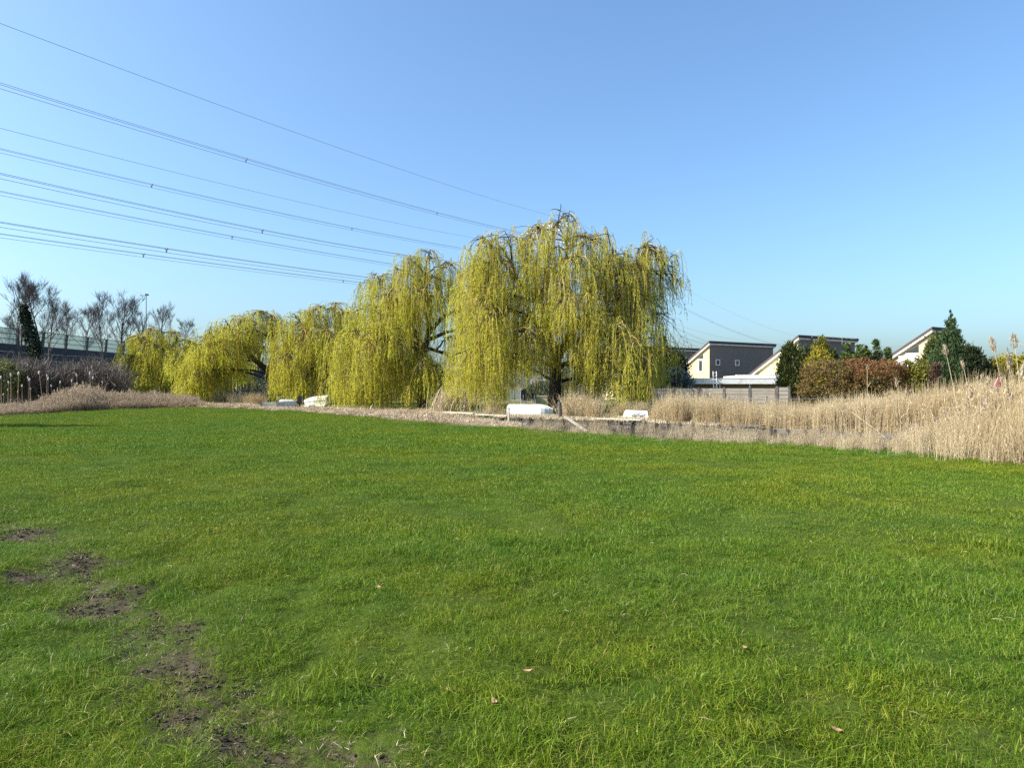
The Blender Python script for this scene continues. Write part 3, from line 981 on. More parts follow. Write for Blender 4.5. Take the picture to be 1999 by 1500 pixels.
# ------------------------------------------------------------------ leafy bushes, hedges and conifers
def plant(name, label, cat, px0, px1, py_top, py_bot, Y, prof, mat, n, leaf=(0.10, 0.05), mode='leaf', seed=0, depth=None, tip_mat=None, lumps=26, lump_amp=0.30, group=None, trunk=True, peaks=None):
    """prof: [(height 0..1, radius 0..1)]; a lumpy crown of separate leaves round a short trunk"""
    rng = np.random.default_rng(abs(seed * 31 + int(px0) * 7))
    xc = ((px0 + px1) / 2 - CX) / F * Y
    w = (px1 - px0) / F * Y / 2
    zt, zb = EYE - (py_top - HY) / F * Y, max(EYE - (py_bot - HY) / F * Y, 0.0)
    H = zt - zb
    dp = depth or w
    root = empty(name, (xc, Y, 0), 0, label, cat, group)
    N = n
    n = max(60, n // 38)
    h = rng.uniform(0, 1, n * 4)
    pr = np.interp(h, [q[0] for q in prof], [q[1] for q in prof])
    keep = rng.uniform(0, 1, n * 4) < np.maximum(pr, 0.12)
    h, pr = h[keep][:n], pr[keep][:n]
    n = len(h)
    a = rng.uniform(0, 6.28, n)
    la, lh, ls = rng.uniform(0, 6.28, lumps), rng.uniform(0, 1, lumps), rng.uniform(-1, 1, lumps)
    bulge = np.zeros(n)
    for q in range(lumps):
        da = np.abs((a - la[q] + np.pi) % (2 * np.pi) - np.pi)
        bulge += ls[q] * np.exp(-(da / 0.45) ** 2 - ((h - lh[q]) / 0.13) ** 2)
    rad = np.clip(pr * (1 + lump_amp * bulge), 0, 1.25)
    sh = 1 - np.abs(rng.normal(0, 0.20, n))
    rad = rad * np.clip(sh, 0.3, 1.05)
    hz = np.minimum(h + (0.13 if mode == 'leaf' else .05) * bulge * (h > .5) + rng.normal(0, .03, n), 1.06)
    T0 = np.stack([np.cos(a) * rad * w, np.sin(a) * rad * dp, zb + hz * H], 1)
    if peaks:                              # several pointed leaders instead of one crown
        pk = rng.integers(0, len(peaks), n)
        u = rng.uniform(0, 1, n) ** 1.25
        q = np.array(peaks)[pk]
        rr = q[:, 2] * (1 - u) ** .85 * np.clip(1 - np.abs(rng.normal(0, .22, n)), .2, 1) * (1 + .25 * np.sin(u * 26 + pk * 2))
        T0 = np.stack([(q[:, 0] + np.cos(a) * rr) * w, (q[:, 3] + np.sin(a) * rr) * dp, zb + u * q[:, 1] * H], 1)
        pr = np.clip((1 - u) * 1.1, .12, 1)
    k = rng.integers(0, n, N)
    cs = rng.uniform(.5, 1.4, n)[k] * np.clip(leaf[0] * 1.15, .09, .3) * (0.8 + .2 * min(w, 2.5))
    sc3 = np.array([.8, .8, 1.5]) if mode == 'spray' else np.array([1.1, 1.1, .7]) if mode == 'droop' else np.array([1, 1, 1.0])
    off = rng.normal(0, 1, (N, 3)) * sc3 * 0.75 * np.clip(pr[k] * 1.3 + .15, .2, 1)[:, None]
    C = T0[k] + off * cs[:, None]
    C[:, 2] = np.clip(C[:, 2], 0.06, zt + .22)
    a, hz, shell = a[k], hz[k], sh[k]
    n = N
    out = np.stack([np.cos(a), np.sin(a), np.zeros(n)], 1)
    if mode == 'spray':                      # upward conifer sprays
        ax = unit(out * rng.uniform(0.2, 0.8, (n, 1)) + np.array([0, 0, 1]) * rng.uniform(0.5, 1.2, (n, 1)) + rng.normal(0, 0.25, (n, 3)))
    elif mode == 'droop':                    # outward boughs
        ax = unit(out + np.array([0, 0, 0.45]) + rng.normal(0, 0.35, (n, 3)))
    else:
        ax = unit(rng.normal(0, 1, (n, 3)) + out * 0.4)
    sd = unit(np.cross(ax, rng.normal(0, 1, (n, 3))))
    mb = MB()
    L, Wd = rng.uniform(0.7, 1.4, n) * leaf[0], rng.uniform(0.7, 1.3, n) * leaf[1]
    if tip_mat is None:
        mb.leaves(C, ax, sd, L, Wd, 0)
        mats = [mat]
    else:
        top = (hz + rng.normal(0, 0.12, n) + 0.25 * (shell - 0.85)) > tip_mat[1]
        mb.leaves(C[~top], ax[~top], sd[~top], L[~top], Wd[~top], 0)
        mb.leaves(C[top], ax[top], sd[top], L[top], Wd[top], 1)
        mats = [mat, tip_mat[0]]
    mb.build('crown', mats, root)
    if trunk:
        tk = MB()
        tk.tube([(0, 0, -0.03), (0.02, 0, zb + H * 0.35), (0, 0.02, zb + H * 0.85)], [0.07 + 0.02 * H, 0.05 + 0.012 * H, 0.015], 6)
        for _ in range(7):
            q = rng.uniform(0.15, 0.7)
            aa = rng.uniform(0, 6.28)
            rr = np.interp(q + 0.12, [x[0] for x in prof], [x[1] for x in prof]) * 0.7
            tk.tube([(0.01, 0, zb * 0.9 + H * q * 0.8), (math.cos(aa) * rr * w, math.sin(aa) * rr * dp, zb + H * (q + 0.15))], [0.03 + 0.004 * H, 0.012], 4, caps=False)
        tk.build('trunk', M['bark'], root)
    return root


COLUMN = [(0, .75), (.15, .95), (.5, 1), (.75, .85), (.92, .5), (1, .08)]
CONE = [(0, .85), (.15, 1), (.4, .82), (.65, .5), (.85, .24), (1, .02)]
ROUND = [(0, .7), (.2, .95), (.5, 1), (.75, .85), (.92, .5), (1, .15)]
HEDGE = [(0, .9), (.3, 1), (.75, .98), (.92, .75), (1, .3)]


def dark_backdrop_shrubs():
    rows = [
        ('evergreen_shrub', 'dark evergreen cypress standing against the left end of the houses', 'tree', 1308, 1338, 682, 775, 56, COLUMN, 'cypress_dark', 5200, (.26, .12), 'spray'),
        ('evergreen_shrub', 'dark conifer with pointed top hidden behind the right skirt of the tallest willow', 'tree', 1268, 1318, 655, 780, 58, CONE, 'cypress_dark', 5200, (.28, .13), 'spray'),
        ('silver_shrub', 'blue-grey silvery spruce bush in front of the fence end', 'shrub', 1290, 1348, 721, 778, 46.5, ROUND, 'blue_spruce', 5200, (.20, .06), 'droop'),
        ('cypress_tree', 'olive-green columnar cypress covering the corner of the middle house', 'tree', 1520, 1568, 672, 790, 43, COLUMN, 'cypress', 15000, (.14, .06), 'spray'),
        ('cypress_tree', 'narrow dark green conifer between the olive cypress and the golden conifer', 'tree', 1560, 1588, 678, 785, 45, COLUMN, 'cypress_dark', 5000, (.18, .08), 'spray'),
        ('golden_conifer', 'yellow-green conifer with feathery top in front of the middle house', 'tree', 1578, 1628, 662, 770, 46, [(0, .8), (.5, 1), (.75, .7), (.9, .4), (1, .1)], 'gold_green', 7000, (.20, .07), 'spray'),
        ('golden_shrub', 'bright golden shrub rising above the russet hedge', 'shrub', 1576, 1624, 680, 765, 40, ROUND, 'gold', 5500, (.14, .07), 'leaf'),
        ('pine_tree', 'spiky low green conifer right of the golden shrub', 'tree', 1600, 1672, 680, 765, 46, [(0, 1), (.4, 1), (.7, .75), (1, .1)], 'pine', 6000, (.22, .06), 'droop'),
        ('pine_tree', 'spiky green pine with two pointed tops above the red hedge', 'tree', 1632, 1712, 667, 760, 44, [(0, 1), (.4, 1), (.65, .85), (.85, .5), (1, .06)], 'pine', 9000, (.24, .055), 'droop'),
        ('pine_tree', 'spiky green pine with a long low right-hand bough, next to the third house', 'tree', 1672, 1748, 665, 760, 44.5, [(0, 1), (.35, 1), (.55, .8), (.8, .45), (1, .05)], 'pine', 9000, (.24, .055), 'droop'),
        ('russet_bush', 'rounded russet and green bush at the left end of the red hedge', 'shrub', 1570, 1672, 703, 792, 37, HEDGE, 'russet', 16000, (.10, .05), 'leaf'),
        ('red_hedge', 'red-tipped bush under the white awning of the third house', 'shrub', 1650, 1782, 704, 790, 36.5, HEDGE, 'russet', 19000, (.10, .05), 'leaf'),
        ('golden_shrub', 'golden-green shrub between the red hedge and the tall pointed conifer', 'shrub', 1762, 1820, 703, 775, 36, ROUND, 'gold_green', 9000, (.11, .06), 'leaf'),
        ('conifer_tree', 'olive conifer leaning on the left flank of the tallest conifer', 'tree', 1798, 1852, 650, 780, 40, [(0, .9), (.3, 1), (.55, .75), (.8, .4), (1, .05)], 'cypress', 12000, (.18, .08), 'spray'),
        ('conifer_tree', 'tallest pointed dark green conifer beside the third house', 'tree', 1810, 1900, 614, 785, 38.5, [(0, .85), (.2, 1), (.42, .92), (.6, .58), (.78, .29), (.9, .14), (1, .02)], 'conifer', 30000, (.14, .05), 'spray'),
        ('withered_shrub', 'small withered brown conifer at the foot of the tallest conifer', 'shrub', 1818, 1834, 708, 770, 35, COLUMN, 'brown_leaf', 2600, (.12, .06), 'spray'),
        ('evergreen_bush', 'rounded dark evergreen at the right shoulder of the tallest conifer', 'tree', 1870, 1922, 680, 785, 37.5, ROUND, 'cypress_dark', 14000, (.13, .065), 'spray'),
        ('evergreen_bush', 'low dark green bush right of the rounded evergreen', 'shrub', 1905, 1960, 704, 780, 39, ROUND, 'hedge', 8000, (.15, .08), 'leaf'),
        ('golden_hedge', 'golden-topped hedge at the right picture edge behind the tall reed plumes', 'hedge', 1930, 2060, 697, 785, 38, HEDGE, 'gold_green', 17000, (.14, .07), 'leaf'),
        ('evergreen_bush', 'dark bush behind the golden-topped hedge at the picture edge', 'shrub', 2030, 2150, 705, 785, 40, HEDGE, 'hedge', 9000, (.17, .09), 'leaf'),
    ]
    for i, (nm, lab, cat, x0, x1, yt, yb, Y, prof, mt, n, lf, mode) in enumerate(rows):
        tip = (M['red_leaf'], 0.62) if nm == 'red_hedge' else ((M['gold'], 0.8) if nm == 'golden_hedge' else None)
        dp = None
        if nm in ('red_hedge', 'golden_hedge', 'russet_bush'):
            dp = 1.3
        pk = None
        if nm == 'pine_tree':
            pk = [[(-.5, .88, .55, 0), (.1, 1.0, .5, .2), (.6, .84, .45, 0)], [(-.55, .80, .5, 0), (-.15, 1.0, .45, .1), (.45, .97, .5, -.1)], [(-.45, .95, .5, 0), (.02, 1.0, .45, -.2), (.42, .78, .5, .2), (.85, .5, .3, 0)]][i % 3]
        amp = .14 if 'conifer' in nm else .34 if nm in ('red_hedge', 'russet_bush', 'golden_hedge') else .28
        plant(nm, lab, cat, x0, x1, yt, yb, Y, prof, M[mt], n, lf, mode, i * 13, dp, tip, lump_amp=amp, peaks=pk)


dark_backdrop_shrubs()


def undergrowth():
    """the brown leafless thicket below the noise barrier and the dark one behind the willows: one mass"""
    rng = np.random.default_rng(77)
    mb = MB()

    def mass(n, px0, px1, ya, yb, topf, mat_leaf=None, l=(0.9, 1.9), w=0.035):
        px = rng.uniform(px0, px1, n)
        Y = rng.uniform(ya, yb, n)
        x = (px - CX) / F * Y
        zt = topf(px, Y)
        z = rng.uniform(0.0, 1, n) ** 0.8 * zt
        p = np.stack([x, Y, z], 1)
        d = unit(rng.normal(0, 0.7, (n, 3)) + np.array([0, 0, 0.9]))
        L = rng.uniform(*l, n)[:, None]
        q = p + d * L * 0.5
        e = q + unit(d + rng.normal(0, 0.4, (n, 3))) * L * 0.5
        mb.ribbons(np.stack([p, q, e], 1), np.array([w, w * 0.7, w * 0.3]), unit(rng.normal(0, 1, (n, 3))), 0)

    def top1(px, Y):
        return np.maximum(EYE - (np.interp(px, [-200, 0, 60, 130, 200, 240], [715, 712, 715, 725, 712, 735]) + 8 * np.sin(px * 0.13) - HY) / F * Y, 0.6) * 0.95
    mass(15000, -160, 250, 56, 68, top1)
    mass(6500, 180, 1330, 84, 100, lambda px, Y: 2.6 + 1.2 * np.sin(px * 0.021) + 0.6 * np.sin(px * 0.07), l=(1.0, 2.2), w=0.06)
    tag(mb.build('undergrowth', M['scrub']), kind='stuff')
    mb = MB()
    n = 26000
    px = rng.uniform(360, 1330, n)
    Y = rng.uniform(76, 80, n)
    Y = np.where(px < 560, Y + 8, Y)
    zt = 2.3 + 0.8 * np.sin(px * 0.017) + 0.5 * np.sin(px * 0.061)
    C = np.stack([(px - CX) / F * Y, Y, rng.uniform(0, 1, n) ** 0.75 * zt], 1)
    ax = unit(rng.normal(0, 1, (n, 3)))
    mb.leaves(C, ax, unit(np.cross(ax, rng.normal(0, 1, (n, 3)))), rng.uniform(.15, .32, n), rng.uniform(.09, .17, n))
    h = mb.build('hedge', M['hedge'])
    tag(h, 'long dark evergreen garden hedge closing the view behind the willow trunks', 'hedge')
    plant('green_shrub', 'yellowish green shrub among the brown thicket at the left picture edge', 'shrub', -30, 36, 700, 770, 52, ROUND, M['scrub_green'], 4500, (.20, .08), 'leaf', 5)
    for i, (a, b, t, Y, lab) in enumerate([(20, 110, 712, 54, 'grey-brown leafless shrub behind the white cattails'), (105, 175, 718, 55, 'grey-brown leafless shrub in the middle of the thicket below the barrier'), (165, 240, 722, 58, 'grey-brown leafless shrub touching the skirt of the first willow')]):
        r = np.random.default_rng(300 + i)
        xc, w = ((a + b) / 2 - CX) / F * Y, (b - a) / F * Y / 2
        H = EYE - (t - HY) / F * Y
        root = empty('bare_shrub', (xc, Y, 0), 0, lab, 'shrub', 'leafless shrubs below the noise barrier')
        n = 1500
        an = r.uniform(0, 6.28, n)
        rr = np.sqrt(r.uniform(0, 1, n)) * w
        p2 = np.stack([np.cos(an) * rr, np.sin(an) * rr * 0.7, r.uniform(0.35, 1, n) * H * (1.05 - 0.45 * (rr / w) ** 2)], 1)
        p1 = p2 * np.array([0.75, 0.75, 0.72]) + r.normal(0, 0.15, (n, 3))
        p3 = p2 + unit(r.normal(0, .6, (n, 3)) + np.array([0, 0, .7])) * 0.6
        MB().ribbons(np.stack([p1, p2, p3], 1), np.array([0.045, 0.035, 0.02]), unit(r.normal(0, 1, (n, 3)))).build('crown', M['scrub'], root)
        st = MB()
        for q in range(16):
            st.tube([(r.normal(0, .15), r.normal(0, .15), -0.03), p1[q] * 0.6, p2[q]], [0.05, 0.04, 0.02], 4, caps=False)
        st.build('trunk', M['bare_bark'], root)


undergrowth()
plant('roadside_bush', 'tall narrow dark evergreen standing just outside the left picture edge', 'tree', -310, -200, 520, 815, 26.0, COLUMN, M['cypress_dark'], 12000, (.2, .09), 'spray', 3)


# ------------------------------------------------------------------ houses
TH = math.radians(31.5)


def house(name, O, label, wall_m, gable_m, L=10.0, W=6.2, H=5.9, pitch=32, wins=(), gable_win=None, shade=False):
    r = empty(name, (O[0], O[1], 0), TH, label, 'house', 'row of houses with single-pitch roofs')
    tp = math.tan(math.radians(pitch))
    zl = H - W * tp
    wall = MB()
    pr = [(0, 0), (0, H), (W, zl), (W, 0)]
    g0, g1 = [np.array([0, y, z]) for y, z in pr], [np.array([L, y, z]) for y, z in pr]
    wall.add(g0, [[0, 1, 2, 3]], 1).add(g1, [[3, 2, 1, 0]], 1)
    wall.add([g0[0], g0[1], g1[1], g1[0]], [[0, 3, 2, 1]], 0)
    wall.add([g0[3], g0[2], g1[2], g1[3]], [[0, 1, 2, 3]], 0)
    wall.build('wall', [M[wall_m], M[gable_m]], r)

    def slope(y, up):
        return (y, H - y * tp + up)
    roof = MB()
    x0, x1 = -0.28, L + 0.28
    y0, y1 = -0.22, W + 0.35
    q = [slope(y0, 0.02), slope(y0, 0.24), slope(y1, 0.24), slope(y1, 0.02)]
    A, B = [(x0, *k) for k in q], [(x1, *k) for k in q]
    roof.add(A, [[0, 1, 2, 3]]).add(B, [[3, 2, 1, 0]])
    for k in range(4):
        k2 = (k + 1) % 4
        roof.add([A[k], A[k2], B[k2], B[k]], [[0, 3, 2, 1]])
    roof.build('roof', M['roof'], r)
    fb = MB()                     # white barge board under the roof edge of the gable
    q = [slope(y0 + 0.02, -0.17), slope(y0 + 0.02, 0.015), slope(y1 - 0.02, 0.015), slope(y1 - 0.02, -0.17)]
    A, B = [(-0.25, *k) for k in q], [(-0.003, *k) for k in q]
    fb.add(A, [[0, 1, 2, 3]]).add(B, [[3, 2, 1, 0]])
    for k in range(4):
        k2 = (k + 1) % 4
        fb.add([A[k], A[k2], B[k2], B[k]], [[0, 3, 2, 1]])
    fb.build('barge_board', M['offwhite'], r)
    MB().box((0.003, -0.18, H - 0.03), (L + 0.2, -0.003, H + 0.11)).build('fascia', M['offwhite'], r)
    for (a, z, w, h) in wins:
        f = MB()
        t = 0.09
        f.box((a - w / 2, -0.07, z - h / 2), (a - w / 2 + t, -0.004, z + h / 2)).box((a + w / 2 - t, -0.07, z - h / 2), (a + w / 2, -0.004, z + h / 2))
        f.box((a - w / 2 + t + .001, -0.068, z + h / 2 - t), (a + w / 2 - t - .001, -0.004, z + h / 2)).box((a - w / 2 + t + .001, -0.09, z - h / 2), (a + w / 2 - t - .001, -0.004, z - h / 2 + t))
        fo = f.build('window', M['white'], r)
        MB().box((a - w / 2 + t + .002, -0.03, z - h / 2 + t + .002), (a + w / 2 - t - .002, -0.006, z + h / 2 - t - .002)).build('pane', M['pane'], fo)
    if gable_win:
        y, w, zb, zm = gable_win              # centre y, width, sill height, top of the lower sash
        ya, yb = y - w / 2, y + w / 2
        f = MB()
        t = 0.09
        f.box((-0.07, ya, zb - 0.08), (-0.004, yb, zb + 0.04)).box((-0.066, ya, zm - 0.05), (-0.004, yb, zm + 0.12))
        f.box((-0.06, ya, zb + .041), (-0.004, ya + t, zm - .051)).box((-0.06, yb - t, zb + .041), (-0.004, yb, zm - .051))
        fo = f.build('window', M['white'], r)
        MB().box((-0.03, ya + t + .002, zb + .042), (-0.006, yb - t - .002, zm - .052)).build('pane', M['pane'], fo)
        up = MB()
        ta, tb_ = H - ya * tp - 0.42, H - yb * tp - 0.42
        za = zm + 0.125
        P = [(-0.03, ya, za), (-0.03, ya, ta), (-0.03, yb, max(tb_, za + .01)), (-0.03, yb, za)]
        Q = [(-0.005, *k[1:]) for k in P]
        up.add(P, [[0, 1, 2, 3]])
        for k in range(4):
            k2 = (k + 1) % 4
            up.add([P[k], P[k2], Q[k2], Q[k]], [[0, 3, 2, 1]])
        up.build('upper_pane', M['pane'], r)
    if shade:                                  # white awning standing out from the gable
        y0_, y1_ = 0.95, 2.45
        aw = MB()
        a, b = (-0.05, 4.0), (-0.70, 3.15)
        aw.add([(a[0], y0_, a[1]), (a[0], y1_, a[1]), (b[0], y1_, b[1]), (b[0], y0_, b[1]), (a[0] + .03, y0_, a[1] - .05), (a[0] + .03, y1_, a[1] - .05), (b[0] + .04, y1_, b[1] - .03), (b[0] + .04, y0_, b[1] - .03)],
               [[0, 3, 2, 1], [4, 5, 6, 7], [0, 1, 5, 4], [1, 2, 6, 5], [2, 3, 7, 6], [3, 0, 4, 7]])
        ao = aw.build('awning', M['white'], r)
        MB().box((-0.14, y0_ - .03, a[1] + .003), (-0.003, y1_ + .03, a[1] + .10)).build('cassette', M['offwhite'], ao)
        for yy in (y0_ - 0.02, y1_ + 0.02):
            MB().bar((-0.003, yy, 3.1), (b[0], yy, b[1]), .03, .03).build('arm', M['steel'], ao)
    return r


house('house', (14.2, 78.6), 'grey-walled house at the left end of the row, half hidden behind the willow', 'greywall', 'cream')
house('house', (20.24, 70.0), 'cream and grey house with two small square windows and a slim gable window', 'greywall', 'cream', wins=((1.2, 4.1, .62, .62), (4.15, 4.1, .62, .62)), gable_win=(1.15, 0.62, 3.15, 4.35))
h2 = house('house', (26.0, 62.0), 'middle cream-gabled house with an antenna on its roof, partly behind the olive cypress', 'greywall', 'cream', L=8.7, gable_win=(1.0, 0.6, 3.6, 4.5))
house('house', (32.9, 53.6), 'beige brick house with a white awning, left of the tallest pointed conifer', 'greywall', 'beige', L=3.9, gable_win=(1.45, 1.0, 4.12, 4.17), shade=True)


def garages():
    for (px0, px1, Y, yt, yb, lab) in ((1345, 1518, 57, 740.5, 750, 'low garage with a long white fascia in front of the grey house'), (1438, 1536, 60, 733.5, 741, 'second flat-roofed garage with a white edge below the middle cream gable')):
        x0, x1 = (px0 - CX) / F * Y, (px1 - CX) / F * Y
        zt, zf = EYE - (yt - HY) / F * Y, EYE - (yb - HY) / F * Y
        r = empty('garage', (x0, Y, 0), -0.10, lab, 'garage', 'flat-roofed garages between the houses')
        w = x1 - x0
        MB().box((0.15, 0.5, 0), (w - 0.15, 5.0, zf + 0.01)).build('wall', M['greywall'], r)
        MB().box((-0.05, -0.2, zf + 0.02), (w + 0.05, 5.3, zt)).build('roof', M['offwhite'], r)
        MB().box((-0.06, -0.26, zf), (w + 0.06, -0.203, zt + 0.03)).build('fascia', M['white'], r)
        MB().box((-0.07, -0.28, zt + 0.033), (w + 0.07, 0.2, zt + 0.07)).build('roof_trim', M['offwhite'], r)
        n = 4
        pm = MB().box((-0.05, -0.1, 0), (0.05, 0.0, zf - 0.003)).mesh('post', M['offwhite'])
        for i in range(n):
            part('post', pm, r, (0.1 + (w - 0.2) * i / (n - 1), 0, 0))
    # ladder leaning on the first roof edge
    Y = 56.2
    r = empty('ladder', ((1396 - CX) / F * Y, Y, 0), 0, 'aluminium ladder leaning over the white garage fascia', 'ladder')
    zt = EYE - (725 - HY) / F * Y
    for s in (-1, 1):
        MB().bar((s * 0.14 - .1, -0.55, 0), (s * 0.14 + .12, 0.55, zt), 0.045, 0.06).build('rail', M['white'], r)
    rung = MB().bar((-0.14, 0, 0), (0.14, 0, 0), 0.035, 0.035).mesh('rung', M['white'])
    for k in range(10):
        t = 0.06 + k * 0.1
        part('rung', rung, r, (-.1 + .22 * t, -0.55 + 1.1 * t, zt * t))
    # aerial on the middle roof
    o = at(1612, 664, 63.5)
    r = empty('roof_antenna', (o[0], o[1], o[2] - 0.25), 0.1, 'thin television antenna on the roof of the middle house', 'antenna')
    for xx in (-0.9, 1.6):
        MB().tube([(xx, 0, -0.15), (xx, 0, 0.62)], 0.022, 6).build('mast', M['steel'], r)
    MB().tube([(-2.2, 0, 0.35), (-0.9, 0, 0.60), (3.0, 0, 0.36)], 0.018, 5).build('boom', M['steel'], r)
    MB().tube([(-0.9, 0, 0.40), (1.6, 0, 0.24)], 0.015, 5).build('brace', M['steel'], r)
    e = MB().tube([(0, -0.35, 0), (0, 0.35, 0)], 0.012, 5).mesh('element', M['steel'])
    for k in range(9):
        x = -0.9 + k * 0.45
        part('element', e, r, (x, 0, 0.60 - (x + .9) / 3.9 * 0.24))
    o = at(1585, 662, 62.6)
    t = MB().tube([(0, 0, -0.1), (0, 0, 0.12), (0.02, 0, 0.26)], [0.05, 0.09, 0.07], 8).build('roof_vent', M['dark_steel'], loc=o)
    tag(t, 'short dark vent pipe on the roof edge beside the antenna', 'vent')


garages()


# ------------------------------------------------------------------ garden fence of horizontal boards
def board_fence():
    rng = np.random.default_rng(5)
    A, B = np.array([(1268 - CX) / F * 38.5, 38.5]), np.array([(1515 - CX) / F * 36.6, 36.6])
    L = np.linalg.norm(B - A)
    rz = math.atan2(B[1] - A[1], B[0] - A[0])
    r = empty('board_fence', (A[0], A[1], 0), rz, 'weathered garden fence of grey-brown horizontal boards behind the dry reeds', 'fence')
    bays = 5
    w = L / bays
    pm = MB().box((-0.06, -0.06, 0), (0.06, 0.06, 1.56)).mesh('post', M['wood_grey'])
    bd = [MB().box((0.065, -0.02 - d, 0), (w - 0.065, 0.012 - d, 0.152)).mesh('board', M['fence']) for d in (0, .012, .02)]
    for i in range(bays + 1):
        part('post', pm, r, (i * w, 0, 0))
    for i in range(bays):
        for k in range(9):
            b = part('board', bd[int(rng.integers(0, 3))], r, (i * w, 0, 0.06 + k * 0.161))
            b.rotation_euler = (0, rng.normal(0, 0.0015), 0)
    # the pale slatted gate at its right end
    A = np.array([(1517 - CX) / F * 36.4, 36.4])
    r = empty('slatted_gate', (A[0], A[1], 0), rz, 'pale gate of wide horizontal slats at the right end of the board fence', 'gate')
    gp = MB().box((-0.05, -0.05, 0), (0.05, 0.05, 1.62)).mesh('post', M['wood_grey'])
    for x in (0, 0.60):
        part('post', gp, r, (x, 0, 0))
    sl = MB().box((0.055, -0.02, 0), (0.545, 0.02, 0.19)).mesh('slat', M['fence'])
    for k in range(7):
        part('slat', sl, r, (0, 0, 0.08 + k * 0.215))
    # wire fence on the bank
    Y = 34.0
    xs = [(p - CX) / F * Y for p in (1300, 1362, 1424, 1497, 1560, 1632, 1700)]
    r = empty('wire_fence', (xs[0], Y, 0), 0, 'low wire fence with thin posts standing in the dry reeds', 'fence')
    pm = MB().tube([(0, 0, 0), (0, 0, 1.12)], 0.035, 6).mesh('post', M['wood_grey'])
    for x in xs:
        part('post', pm, r, (x - xs[0], 0, 0))
    for z in (0.55, 0.99):
        pts = [(x - xs[0], -0.04, z + (0.0 if i % 2 == 0 else -0.015)) for i, x in enumerate(xs)]
        MB().tube(pts, 0.010, 5).build('wire', M['steel'], r)


board_fence()


# ------------------------------------------------------------------ timber bank lining
def bank_pt(px, back=0.0):
    Y = float(Yfar(px)) + back
    return np.array([(px - CX) / F * Y, Y])


def revetment():
    rng = np.random.default_rng(9)
    pxs = np.linspace(640, 1880, 600)
    P = np.array([bank_pt(p, -0.16) for p in pxs])
    s = np.concatenate([[0], np.cumsum(np.linalg.norm(np.diff(P, axis=0), axis=1))])
    step = 0.62
    n = int(s[-1] / step)
    S = np.arange(n + 1) * step
    Q = np.stack([np.interp(S, s, P[:, 0]), np.interp(S, s, P[:, 1])], 1)
    r = empty('timber_revetment', (Q[n // 2][0], Q[n // 2][1], 0), 0, 'old timber bank lining of dark posts and weathered boards along the ditch', 'bank lining')
    o = np.array([Q[n // 2][0], Q[n // 2][1], 0])
    posts = [MB().tube([(0, 0, -0.8), (0.01, 0, -0.2), (0, 0.01, h)], [0.07, 0.068, 0.06], 7).mesh('post', M['wood_dark']) for h in (0.02, 0.06, 0.11)]
    for i in range(n + 1):
        if rng.uniform() < 0.12:
            continue
        p = part('post', posts[int(rng.integers(0, 3))], r, np.array([Q[i][0], Q[i][1] - 0.05, 0]) - o)
        p.rotation_euler = (rng.normal(0, 0.03), rng.normal(0, 0.04), rng.uniform(0, 6))
    for i in range(0, n - 2, 3):
        a, b = Q[i], Q[i + 3]
        for k, (z, h) in enumerate(((-0.07, 0.13), (-0.23, 0.15), (-0.40, 0.16))):
            if rng.uniform() < 0.06:
                continue
            dz = rng.normal(0, 0.012, 2)
            d = unit(b - a)
            back = np.array([-d[1], d[0]]) * (0.05 if (-d[1]) * 0 + d[0] < 0 or True else 0)
            if back[1] < 0:
                back = -back
            aa = np.array([*(a + d * 0.01 + back), z + dz[0]]) - o
            bb = np.array([*(b - d * 0.01 + back), z + dz[1]]) - o
            MB().bar(aa, bb, 0.03, h).build('board', M['wood_grey'] if rng.uniform() < 0.75 else M['wood_dark'], r)
    # capping planks that catch the light
    caps = [(868, 926, 'pale plank capping the bank lining beside the leaning straw clump'), (930, 992, 'thin pale plank capping the bank lining left of the upturned white boat'), (1158, 1252, 'long thin plank capping the bank lining below the small white dinghy'), (1440, 1490, 'short weathered plank capping the bank lining in front of the golden reeds')]
    for j, (pa, pb, lab) in enumerate(caps):
        a, b = bank_pt(pa, -0.13), bank_pt(pb, -0.13)
        z = 0.13 if j == 0 else 0.09
        m = MB().bar((*a, z), (*b, z), 0.26, 0.055 if j == 0 else 0.035)
        ob = m.build('bank_plank', M['wood_pale'] if j < 3 else M['wood_grey'])
        tag(ob, lab, 'plank', 'planks along the ditch')
    a, b = at(1104, 814, 32.8), at(1146, 843, 28.4)
    tag(MB().bar(a, b, 0.15, 0.05).build('bank_plank', M['fence']), 'pale plank sloping from the bank down into the ditch by the mooring post', 'plank', 'planks along the ditch')
    # stakes
    p = at(993, 812, 33.6)
    h = MB().tube([(0, 0, -0.7), (0, 0, 0.58)], [0.045, 0.04], 7).build('wooden_stake', M['wood_pale'], loc=(p[0], p[1], 0))
    tag(h, 'thin pale stake standing in the ditch at the left end of the white boat', 'post')
    p = at(1093, 815, 33.9)
    h = MB().tube([(0, 0, -0.7), (0.0, 0, 0.3), (-0.02, 0, 0.80), (-0.02, 0, 0.82)], [0.11, 0.105, 0.10, 0.07], 9).build('mooring_post', M['wood_grey'], loc=(p[0], p[1], 0))
    tag(h, 'thick grey mooring post at the ditch edge in front of the forked willow trunk', 'post')


revetment()


